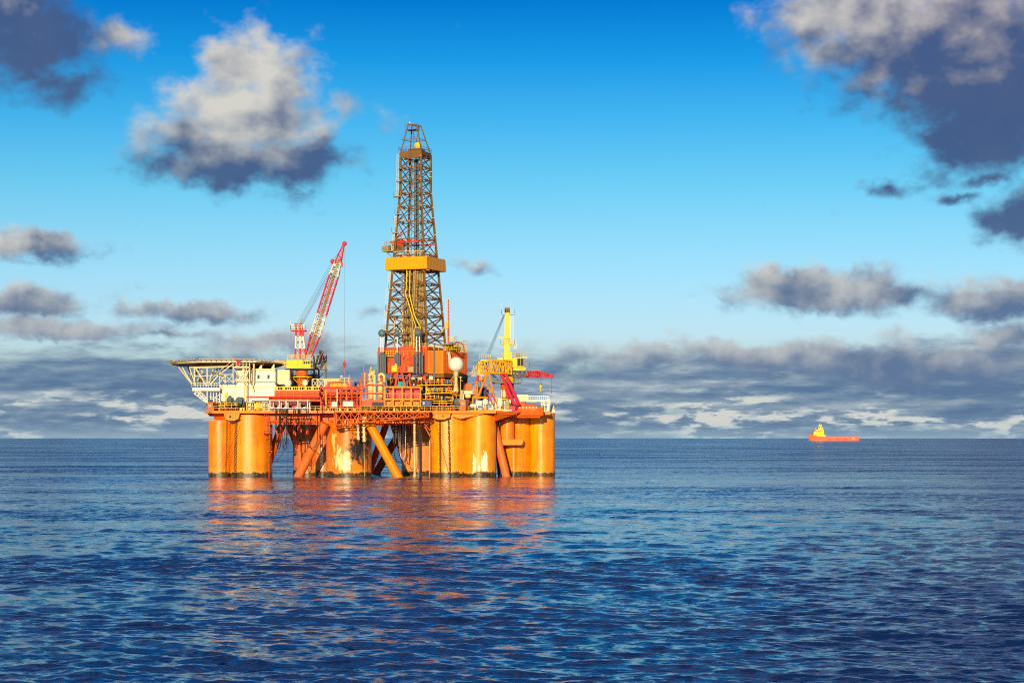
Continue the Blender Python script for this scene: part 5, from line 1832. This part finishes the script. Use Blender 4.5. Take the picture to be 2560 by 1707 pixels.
solo(MB().pb(599, 604, 1021, 1028, 497.6, 498.4).pb(607, 611, 1019, 1028, 497.6, 498.4).pb(599, 611, 1019, 1020.98, 497.8, 498.3), 'mooring_bollard', M_yel, 'yellow twin bollard at the deck edge below the largest reel', 'bollard')
random.seed(9)
t = thing('deck_gear', 'jumble of dark and olive machinery on the left deck corner behind the winch platform', 'machinery', P(560, 1026, 504))
mb = MB()
for k in range(26):
    x0, y0 = random.uniform(535, 612), random.uniform(1002, 1018)
    mb.pb(x0, x0 + random.uniform(2, 7), y0, 1027, 503 + random.uniform(0, 3), 507)
mb.build_each('machine_body', M_brown, t)
mb = MB()
for k in range(20):
    x0 = random.uniform(535, 612)
    mb.tube(P(x0, random.uniform(998, 1010), 502.6), P(x0, 1026, 502.6), .08, 5)
mb.build_each('upright_pipe', M_tank, t)

# stair, yellow pipe portal, lamp posts
t = thing('deck_stair', 'steep yellow stairway left of the light blue containers', 'stair', P(1070, 984, 502))
mb = MB()
for Yq in (501.6, 502.6):
    mb.tube(P(1064, 970, Yq), P(1078, 984, Yq), .16, 4)
    mb.tube(P(1064, 964, Yq), P(1078, 977, Yq), .07, 4)
    mb.tube(P(1066, 984, Yq), P(1066, 970, Yq), .1, 4)
for k in range(9):
    mb.tube(P(1065 + k * 1.5, 971 + k * 1.5, 501.6), P(1065 + k * 1.5, 971 + k * 1.5, 502.6), .08, 4)
    mb.tube(P(1065 + k * 1.5, 971 + k * 1.5, 501.6), P(1065 + k * 1.5, 965 + k * 1.5, 501.6), .05, 4)
mb.build('stair', M_yel, t)
solo(MB().path([P(1101, 970, 502), P(1101, 962, 502), P(1103, 961, 502), P(1114, 961, 502), P(1115, 963, 502), P(1115, 985, 502)], .16, 6), 'pipe_portal', M_yel, 'yellow inverted U pipe over the light blue containers', 'pipe')
solo(MB().tube(P(1151, 1000, 498.5), P(1151.5, 945, 498.5), .1, 6).sphere(P(1152, 943, 498.5), .25, 10), 'lamp_post', M_tank, 'cream lamp post right of the big radome pole', 'lamp post')
solo(MB().pb(1160, 1181, 976.5, 984, 502, 504).lathe(P(1170, 989, 502), [(.4, -.6), (.75, -.5), (.8, .2), (.3, .5)], 14).pb(1153, 1158, 975, 999, 501, 502).pb(1158.5, 1160, 985, 1000, 500.6, 501),
     'process_skid', M_cream, 'cream tanks and white uprights above the right orange cab', 'machinery')
t = thing('service_deck', 'railed intermediate deck carrying reels and containers right of the magenta container', 'platform', P(1110, 985, 505))
MB().pb(1053, 1185, 984.2, 986, 502, 510).pb(1053, 1085, 997, 999, 501, 507).build('deck_plate', M_or, t)
mb = MB()
mb.rail([P(1064, 998, 500.9), P(1086, 998, 500.9)], 1.4, .9, .07)
mb.rail([P(1064, 985, 501.8), P(1115, 985, 501.8)], .3, 1.2, .08)
mb.rail([P(1131, 995, 500), P(1150, 995, 500)], 1.2, .9, .07)
mb.build('railing', M_yel, t)
mb = MB()
for px in (1055, 1068, 1084, 1099, 1116, 1135, 1150, 1168, 1183):
    mb.tube(P(px, 986, 503), P(px, 1027, 503), .16, 5)
mb.build_each('post', M_brand, t)
random.seed(5)
mb = MB()
for k in range(30):
    x0, y0 = random.uniform(1055, 1180), random.uniform(988, 1012)
    mb.pb(x0, x0 + random.uniform(2, 9), y0, y0 + random.uniform(3, 10), 504 + random.uniform(0, 3), 508)
mb.build_each('machine_body', M_brown, t)
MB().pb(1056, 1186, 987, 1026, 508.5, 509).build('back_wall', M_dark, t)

# right hand deck gear
solo(MB().lathe(P(1250, 1022, 500.5), [(.25, -.4), (.3, .5), (.72, .7), (.78, 1.6), (.6, 2.4), (.3, 2.7)], 18), 'potable_tank', M_wh2, 'white bell shaped tank on short legs left of the khaki container', 'tank')
t = thing('white_skid', 'row of white lockers and pipes behind the small radome on the right deck', 'machinery', P(1235, 1026, 504))
mb = MB()
random.seed(12)
for k in range(12):
    x0 = 1206 + k * 6
    mb.pb(x0, x0 + random.uniform(2.5, 5.5), 998 + random.uniform(0, 6), 1024, 503, 505)
mb.pb(1175, 1280, 1024.2, 1027, 499, 510)
mb.build_each('locker', M_wh2, t)
mb = MB()
for k in range(12):
    x0 = random.uniform(1206, 1275)
    mb.tube(P(x0, random.uniform(994, 1006), 501.5), P(x0, 1025, 501.5), .09, 5)
mb.build_each('pipe', M_yel, t)
MB().tube(P(1219, 983, 502), P(1233, 1012, 501), .18, 6).tube(P(1229, 985, 502), P(1246, 1016, 501), .18, 6).tube(P(1222, 990, 502), P(1238, 1024, 501), .1, 5).build_each('red_strut', M_pink, t)
t = thing('dark_machinery', 'dark blue black machinery block behind the orange A-frame', 'machinery', P(1200, 1005, 512))
mb = MB()
random.seed(3)
for k in range(16):
    x0, y0 = random.uniform(1182, 1216), random.uniform(966, 985)
    mb.pb(x0, x0 + random.uniform(3, 9), y0, 1003, 512 + random.uniform(0, 3), 517)
mb.build('block', paint('dark_blue_block', (.03, .03, .06), .5, .2, .05), t)
MB().pb(1145, 1168, 942, 968, 515, 520).build('tower', paint('grey_violet_block', (.10, .10, .13), .5, .2, .05), t)

# ================================================================== right crane
rc = thing('knuckle_crane', 'crane with vertical yellow mast, dark glass cab and folded lattice arm', 'crane', P(1268, 1027, 515))
MB().tube(P(1268, 1027, 515), P(1268, 958, 515), 1.72, 28).build('pedestal', M_ord, rc)
mb = MB()
for px in (1252.5, 1259, 1280):
    mb.pb(px, px + 2.6, 974, 998, 513.0, 513.6)
mb.pb(1252, 1270, 996, 999, 512.8, 513.5)
mb.build_each('pedestal_rib', M_yel, rc)
MB().lathe(P(1261, 985, 512.5), [(.3, -1.0), (.55, -.8), (.55, .7), (.3, 1.0)], 14).build('oil_tank', M_cream, rc)
MB().lathe(P(1269, 948, 515), [(1.5, -1.0), (1.8, -.9), (1.8, .9), (1.5, 1.2)], 28).build('slew_ring', M_yel, rc)
mb = MB().pb(1230, 1303, 955, 958, 512.5, 518.5)
mb.rail([P(1230, 955, 512.5), P(1250, 955, 512.5)], 1.1, .7, .06)
mb.rail([P(1284, 955, 512.5), P(1303, 955, 512.5), P(1303, 955, 518)], 1.1, .7, .06)
for k in range(8):
    mb.tube(P(1228 + k * 2.2, 934 + k * 2.6, 513), P(1234 + k * 2.2, 934 + k * 2.6, 513), .1, 4)
mb.tube(P(1226, 934, 513), P(1246, 957, 513), .12, 4)
mb.tube(P(1232, 934, 513), P(1252, 957, 513), .12, 4)
mb.build('slew_platform', M_dark if False else M_grey, rc)
mb = MB()
mb.add([P(1262.5, 781, 513.6), P(1273.5, 781, 513.6), P(1271.5, 908, 513.2), P(1259.5, 908, 513.2), P(1262.5, 781, 515.2), P(1273.5, 781, 515.2), P(1271.5, 908, 515.8), P(1259.5, 908, 515.8)],
       [(0, 1, 2, 3), (7, 6, 5, 4), (0, 3, 7, 4), (1, 5, 6, 2), (0, 4, 5, 1)])
mb.pb(1273.8, 1275, 790, 905, 514, 514.6)
mb.pb(1271.5, 1279, 880, 908, 513.4, 515.4)
mb.pb(1246, 1261, 842, 844.5, 514, 514.4)
mb.pb(1258, 1274, 844, 847.5, 513.1, 515.4)
mb.build('mast', M_yel, rc)
mb = MB()
for px in (1262, 1265.5, 1269.5, 1272.5):
    mb.pb(px, px + 2, 768, 781, 513.8, 515)
mb.lathe(P(1267, 776, 514.4), [(.1, -.6), (.55, -.6), (.55, .6), (.1, .6)], 14, 'X')
mb.build('mast_head', M_brown, rc)
mb = MB()
for (x0, x1, py) in ((1254, 1263, 785), (1273.5, 1285.5, 785), (1252, 1260, 861), (1272, 1286, 861)):
    mb.pb(x0, x1, py, py + 1.4, 513.4, 515.4)
    mb.rail([P(x0, py, 515.4), P(x0, py, 513.4), P(x1, py, 513.4), P(x1, py, 515.4)], 1.1, .5, .06)
mb.tube(P(1254.5, 785, 514), P(1254.5, 759, 514), .05, 4)
mb.tube(P(1253, 759.5, 514), P(1256, 759.5, 514), .06, 4)
mb.tube(P(1275, 780, 514), P(1275, 755, 514), .05, 4)
mb.build('mast_platform', M_ylr, rc)
MB().ladder(P(1279.5, 787, 514), P(1279.5, 860, 514), .7, .05).ladder(P(1287, 850, 514), P(1289, 872, 514), .5, .05).build_each('ladder', M_wh2, rc)
mb = MB()
mb.pb(1275, 1292, 896, 918, 512.5, 516)
mb.pb(1285, 1314, 918, 926, 512.8, 516)
mb.pb(1308, 1318, 891.5, 896.5, 513, 514.5)
mb.pb(1243, 1257, 894.5, 905, 513, 515.5)
mb.pb(1286, 1313, 893.5, 896, 512.4, 516)
mb.build('cab_body', M_yel, rc)
MB().pb(1293, 1309.5, 897, 914.5, 512.3, 515.6).build('window', M_glass, rc)
mb = MB()
for px in (1292.6, 1301, 1309):
    mb.pb(px, px + .8, 896, 915, 512.1, 512.28)
mb.pb(1292, 1310, 914.8, 917.9, 512.2, 515.8)
mb.build_each('window_frame', M_ylr, rc)
mb = MB()
mb.rail([P(1283, 893, 513), P(1313, 893, 513)], 1.2, .7, .06)
mb.rail([P(1310, 918, 512.3), P(1323, 918, 512.3), P(1323, 918, 515)], 1.2, .7, .06)
mb.rail([P(1244, 894, 513), P(1257, 894, 513)], 1.4, .6, .06)
mb.pb(1290, 1300, 884, 893, 514, 515.4)
mb.tube(P(1295, 893, 514), P(1295, 871, 514), .05, 4)
mb.tube(P(1303, 893, 514), P(1303, 869, 514), .05, 4)
mb.build('cab_railing', M_olive, rc)
MB().pb(1258, 1300, 918.5, 936, 513.2, 517).pb(1246, 1262, 905, 918, 513.2, 516).build('turntable', MATS['amber_paint'] if 'amber_paint' in MATS else M_yel, rc)
MB().pb(1249, 1257, 897, 904.5, 512.8, 512.98).build('panel', M_wh2, rc)
mb = MB()
mb.boom(P(1272, 918, 512.5), P(1222, 916, 510.5), 3.3, 3.3, 7, .2, .12)
mb.boom(P(1222, 916, 510.5), P(1196, 922, 509.5), 3.2, 2.0, 4, .2, .1)
mb.pb(1226, 1231, 899, 932, 509, 509.6)
mb.tube(P(1224, 898, 509), P(1276, 909, 511), .22, 5)
mb.tube(P(1218, 932, 509), P(1268, 934, 511), .26, 5)
mb.build('folded_arm', paint('amber_paint', (.85, .42, .012), .45, .25, .15), rc)
mb = MB()
mb.pb(1202, 1224, 899, 903, 509, 511.5)
mb.tube(P(1198, 905, 509), P(1198, 938, 509), .3, 6)
mb.tube(P(1203, 901, 509), P(1203, 938, 509), .22, 6)
mb.build('arm_head', M_yel, rc)
mb = MB()
mb.rail([P(1198, 898, 509), P(1226, 898, 509)], 1.2, .6, .06)
mb.pb(1177, 1213, 938, 940, 508.8, 511.5)
mb.rail([P(1177, 938, 508.8), P(1190, 926, 508.8)], 1.0, .6, .06)
mb.rail([P(1190, 938, 508.8), P(1213, 938, 508.8)], 1.4, .6, .06)
for k in range(7):
    mb.tube(P(1184 + k * 4, 914 + (k % 2) * 3, 509.2), P(1182 + k * 4, 938, 509.2), .07, 4)
mb.build('arm_platform', M_tank, rc)
MB().pb(1197, 1199, 940, 951, 509.4, 509.9).pb(1202, 1204, 940, 948, 509.4, 509.9).tube(P(1200.5, 946, 509.6), P(1200.5, 962, 509.6), .1).build('hook_block', M_yel, rc)
mb = MB()
for i in range(5):
    mb.tube(P(1258 + i * .9, 789, 514), P(1216 + i * 2.2, 886, 510.5), .035, 4)
mb.build_each('luffing_rope', M_bgrey, rc)
solo(MB().tube(P(1167, 887, 506), P(1198, 897, 509), .035, 4).tube(P(1167, 891, 506), P(1198, 900, 509), .035, 4).tube(P(1166, 926, 506), P(1178, 927, 508.5), .1, 4).tube(P(1166, 941, 506), P(1178, 940, 508.5), .1, 4),
     'link_bridge', M_grey, 'thin cables and bars linking the orange house to the folded arm', 'walkway')

# red props, arm rest, boom crane to the right
t = thing('raking_props', 'pair of thick magenta red props leaning from crane down to a red footing', 'props', P(1287, 1027, 500))
for a, b in (((1253, 935), (1287, 1014)), ((1264, 935), (1297.5, 1012)), ):
    MB().tube(P(*a, 508), P(*b, 500.5), .42, 8).build('prop', M_pink, t)
MB().tube(P(1264, 972, 506), P(1272, 1002, 504), .26, 8).tube(P(1280, 975, 505), P(1292, 1008, 503), .2, 8).build('back_prop', M_pink, t)
MB().pb(1274, 1287, 1015, 1026, 499.5, 503).add([P(1287, 1014, 499.5), P(1298.5, 1011, 503), P(1298.5, 1027, 503), P(1287, 1026, 499.5)], [(0, 1, 2, 3)]).pb(1276, 1297, 1026.1, 1028, 500, 503.5).build('footing', M_pink, t)
t = thing('boom_rest', 'orange A-frame boom rest with splayed tubular legs under the folded arm', 'frame', P(1210, 1027, 503))
mb = MB()
for a, b in (((1196, 940), (1182, 998)), ((1193, 945), (1192.5, 1026)), ((1222, 930), (1236, 998)), ((1219, 932), (1196, 990)), ((1206, 950), (1233, 984)), ((1213, 940), (1203, 952))):
    mb.tube(P(*a, 505), P(*b, 503), .24, 7)
mb.tube(P(1181, 993.5, 503.2), P(1220, 993.5, 503.2), .26, 5)
mb.tube(P(1182, 993.5, 503.2), P(1182, 1026, 503.2), .26, 5)
mb.tube(P(1236, 993.5, 503.2), P(1236, 1026, 503.2), .2, 5)
mb.build('leg', M_or, t)
MB().tube(P(1195, 938, 505), P(1194, 953, 504.6), .35, 7).build('joint', M_scar, t)
t = thing('jib_crane', 'low red lattice jib with two hanging hooks above the lifeboat', 'crane', P(1290, 940, 511))
MB().boom(P(1286, 934, 513), P(1318, 935.5, 510), 1.5, 1.5, 6, .12, .07).build('jib_root', M_grey, t)
MB().boom(P(1318, 935, 510), P(1345, 935, 508), 1.2, 1.4, 5, .13, .08).boom(P(1345, 934.5, 508), P(1381, 940, 506), 1.3, .45, 8, .12, .07).tube(P(1292, 940.5, 512), P(1330, 938, 509), .12).pb(1341, 1346, 925, 931, 507.8, 508.6).pb(1374, 1381, 937, 942, 505.8, 506.4).build('jib', M_scar, t)
MB().tube(P(1312, 925, 512), P(1342, 929, 508), .05, 4).build('stay', M_dark, t)
mb = MB()
for a, b in (((1341, 938), (1350, 965)), ((1351.5, 937), (1350.5, 965)), ((1356, 937), (1354, 965)), ((1379, 942), (1379, 977))):
    mb.tube(P(*a, 507), P(*b, 507), .045, 4)
mb.build_each('rope', M_dark, t)
MB().lathe(P(1351.7, 966, 507), [(.1, -.55), (.33, -.3), (.33, .3), (.1, .5)], 12).lathe(P(1351.5, 976, 507), [(.1, -.3), (.25, -.1), (.1, .4)], 8).build('hook_block', M_yel, t)
MB().lathe(P(1379, 979, 507), [(.05, -.45), (.2, 0), (.05, .5)], 10).build('hook', M_scar, t)

# davit frame, lifeboat
t = thing('boat_davit', 'white lattice davit frame over the orange lifeboat at the right end', 'davit', P(1340, 1028, 506))
mb = MB()
mb.pb(1292, 1320, 986.5, 1000, 505.5, 509)
for Yq in (505, 508):
    mb.tube(P(1320, 989.5, Yq), P(1373, 989.5, Yq), .12, 4)
    mb.tube(P(1320, 994, Yq), P(1373, 994, Yq), .07, 4)
    mb.tube(P(1293, 1001.5, Yq), P(1374, 1000.5, Yq), .26, 4)
    for k in range(12):
        mb.tube(P(1321 + k * 4.7, 989.5, Yq), P(1321 + k * 4.7, 1000, Yq), .07, 4)
mb.add([], [])
for a, b in (((1354, 1000), (1358, 1028)), ((1360, 1000), (1362, 1028)), ((1372, 996), (1368, 1028)), ((1375, 1000), (1371, 1028))):
    mb.tube(P(*a, 505), P(*b, 505.5), .26, 4)
mb.tube(P(1355, 1012, 505.2), P(1373, 1012, 505.2), .14, 4)
mb.build('frame', M_wh2, t)
MB().pb(1354, 1376, 1028.2, 1036.5, 504.8, 510).build('base', M_or, t)
MB().pb(1297, 1318, 989, 998, 505.3, 505.48).build('locker_door', M_cream, t)
mb = MB().pb(1302, 1342, 1003, 1006, 505.4, 508)
mb.build('cradle', M_tank, t)
LB = Matrix.Translation(P(1322, 1041, 502.4)) @ Matrix.Rotation(R(-12), 4, 'Z') @ Matrix.Diagonal((1.0, 1.0, 1.34, 1.0))
t = thing('lifeboat', 'enclosed orange lifeboat with a row of white windows hung under the white davit', 'lifeboat', P(1322, 1043, 503.6))
hull = MB(LB)
L = 3.75
stn = 18
rows = []
for i in range(stn + 1):
    u = -1 + 2 * i / stn
    w = 1.35 * max(.03, (1 - abs(u) ** 3.2)) ** .6
    keel = -.1 + .55 * max(0, (abs(u) - .72)) ** 1.2 * 2.2
    top = 1.15 + .12 * u
    row = []
    for a in range(0, 9):
        th = a / 8 * math.pi
        row.append(Vector((u * L, -w * math.cos(th) * (1 if True else 1), top - (top - keel) * math.sin(th) ** .75)))
    rows.append(row)
vs = [v for r_ in rows for v in r_]
hull.add(vs, [(i * 9 + k, i * 9 + k + 1, (i + 1) * 9 + k + 1, (i + 1) * 9 + k) for i in range(stn) for k in range(8)], True)
hull.box((-3.0, -.12, -.22), (2.9, .12, .05))
hull.build('hull', M_boat, t)
can = MB(LB)
vs = []
for i in range(stn + 1):
    u = -1 + 2 * i / stn
    w = 1.33 * max(.02, (1 - abs(u) ** 3.2)) ** .6
    ht = 1.15 * max(0.02, (1 - abs(u * (.96 if u < 0 else 1.0)) ** 3)) ** .7 * (1 if u < .2 else 1 - .45 * (u - .2))
    for a in range(0, 9):
        th = a / 8 * math.pi
        vs.append(Vector((u * L * .98, -w * math.cos(th), 1.17 + .12 * u + ht * math.sin(th) ** .8)))
can.add(vs, [(i * 9 + k + 1, i * 9 + k, (i + 1) * 9 + k, (i + 1) * 9 + k + 1) for i in range(stn) for k in range(8)], True)
can.box((-2.4, -.6, 2.1), (-.8, .6, 2.75))
can.build('canopy', M_boat, t)
MB(LB).box((-3.7, -1.42, 1.13), (3.3, -1.3, 1.22)).build('rubbing_strake', M_ord, t)
for k in range(6):
    MB(LB).box((-2.2 + k * .85, -1.34, 1.58), (-1.9 + k * .85, -1.1, 1.78)).build('window', M_mark, t)
MB(LB).box((-1.5, -.66, 2.35), (-1.2, -.6, 2.6)).build('wheelhouse_window', M_glass, t)
MB().tube(P(1358, 1012, 504), P(1352, 1046, 504), .2, 6).tube(P(1300, 1002, 504.6), P(1300, 1014, 503.8), .08, 5).build('fall_block', M_olive, t)
solo(MB().pb(1372, 1388, 1023.5, 1031, 509, 512).lathe(P(1382, 1018, 510), [(.3, -.6), (.45, -.4), (.45, .1), (.2, .5)], 12), 'column_cap_bollard', M_cream, 'cream cap with a round bollard head on the far right column top', 'lamp')  # bollard head on the column cap, gives no light

# ================================================================== supply ship far off to the right
SY = 3750.0
sz = -SY * SY / (2 * 6371000.0)
sh = thing('supply_ship', 'distant supply ship with orange red hull and yellow bridge near the bow, on the horizon', 'ship', (X_(2083, SY), SY, sz))


def hz(py):
    return Z_(py, SY)


hull = MB()
st = [(2019.5, 2024, 1087.2), (2022, 2025, 1087), (2030, 2027, 1086.5), (2044, 2044, 1088.5), (2062, 2062, 1091), (2064, 2064, 1092.2), (2100, 2100, 1092.2), (2138, 2138, 1092), (2146.5, 2145, 1092)]
vs = []
for i, (xt, xb, yt) in enumerate(st):
    w = (.3, 2.5, 6, 8.5, 9.3, 9.3, 9.3, 9.3, 9)[i]
    wb = (.2, .8, 4, 7.5, 9, 9, 9, 9, 8.4)[i]
    for (x, w_, z) in ((xt, w, hz(yt)), ((xt + xb) / 2, (w + wb) / 2, (hz(yt) + sz) / 2), (xb, wb, sz - 1.5)):
        vs.append((X_(x, SY), SY - w_, z))
    for (x, w_, z) in ((xb, wb, sz - 1.5), ((xt + xb) / 2, (w + wb) / 2, (hz(yt) + sz) / 2), (xt, w, hz(yt))):
        vs.append((X_(x, SY), SY + w_, z))
n = len(st)
hull.add(vs, [(i * 6 + k, i * 6 + k + 1, (i + 1) * 6 + k + 1, (i + 1) * 6 + k) for i in range(n - 1) for k in (0, 1, 3, 4)], False)
hull.add(vs, [(i * 6, (i + 1) * 6, (i + 1) * 6 + 5, i * 6 + 5) for i in range(n - 1)] + [(0, 5, 4, 3, 2, 1), ((n - 1) * 6, (n - 1) * 6 + 1, (n - 1) * 6 + 2, (n - 1) * 6 + 3, (n - 1) * 6 + 4, (n - 1) * 6 + 5)])
hull.build('hull', paint('ship_hull_paint', (.95, .17, .06), .4, .1, .04), sh)


def sb(x0, x1, y0, y1, w):
    return ((X_(x0, SY), SY - w, hz(y1)), (X_(x1, SY), SY + w, hz(y0)))


mb = MB()
for a in ((2032, 2058, 1080, 1087.5, 8.8), (2034.5, 2058, 1077, 1080, 8.2), (2038, 2057.5, 1073.5, 1077, 7.4), (2044.5, 2056.5, 1068.5, 1073.5, 5), (2046, 2053, 1063, 1068.5, 2.5), (2052, 2062, 1086.5, 1091, 9.5), (2040, 2052, 1087, 1090.5, 9.45)):
    mb.box(*sb(*a))
mb.tube((X_(2050, SY), SY, hz(1064)), (X_(2050, SY), SY, hz(1058)), 1.1, 6, .5)
mb.build('superstructure', paint('ship_yellow', (.98, .64, .015), .4, .1, .03), sh)
mb = MB()
for k in range(5):
    mb.box(*sb(2039 + k * 2.4, 2040.5 + k * 2.4, 1076, 1077.6, 8.3))
mb.build_each('bridge_window', M_brown, sh)
mb = MB()
mb.box(*sb(2052, 2054, 1075.5, 1078, 7.7))
mb.box(*sb(2046.7, 2048.5, 1066.5, 1069.5, 5.2))
mb.build_each('vent_opening', M_brown, sh)
for px, py in ((2048, 1061.5), (2053.5, 1062.5), (2039, 1072.4), (2055, 1072.4), (2062, 1089)):
    MB().sphere((X_(px, SY), SY - 2, hz(py)), .95, 10).build('radar_dome', M_wh2, sh)
MB().box(*sb(2044.5, 2049, 1072.2, 1073.4, 5.4)).box(*sb(2128, 2135, 1095.5, 1096.7, 9.5)).build_each('white_marking', M_wh2, sh)
mb = MB()
for x0 in (2067, 2071, 2088, 2092, 2108, 2112):
    mb.add([(X_(x0, SY), SY - 9.5, hz(1096)), (X_(x0 + 2, SY), SY - 9.5, hz(1096)), (X_(x0 + 5, SY), SY - 9.4, hz(1099.5)), (X_(x0 + 3, SY), SY - 9.4, hz(1099.5))], [(0, 3, 2, 1)])
mb.build_each('hull_stripe', M_scar, sh)
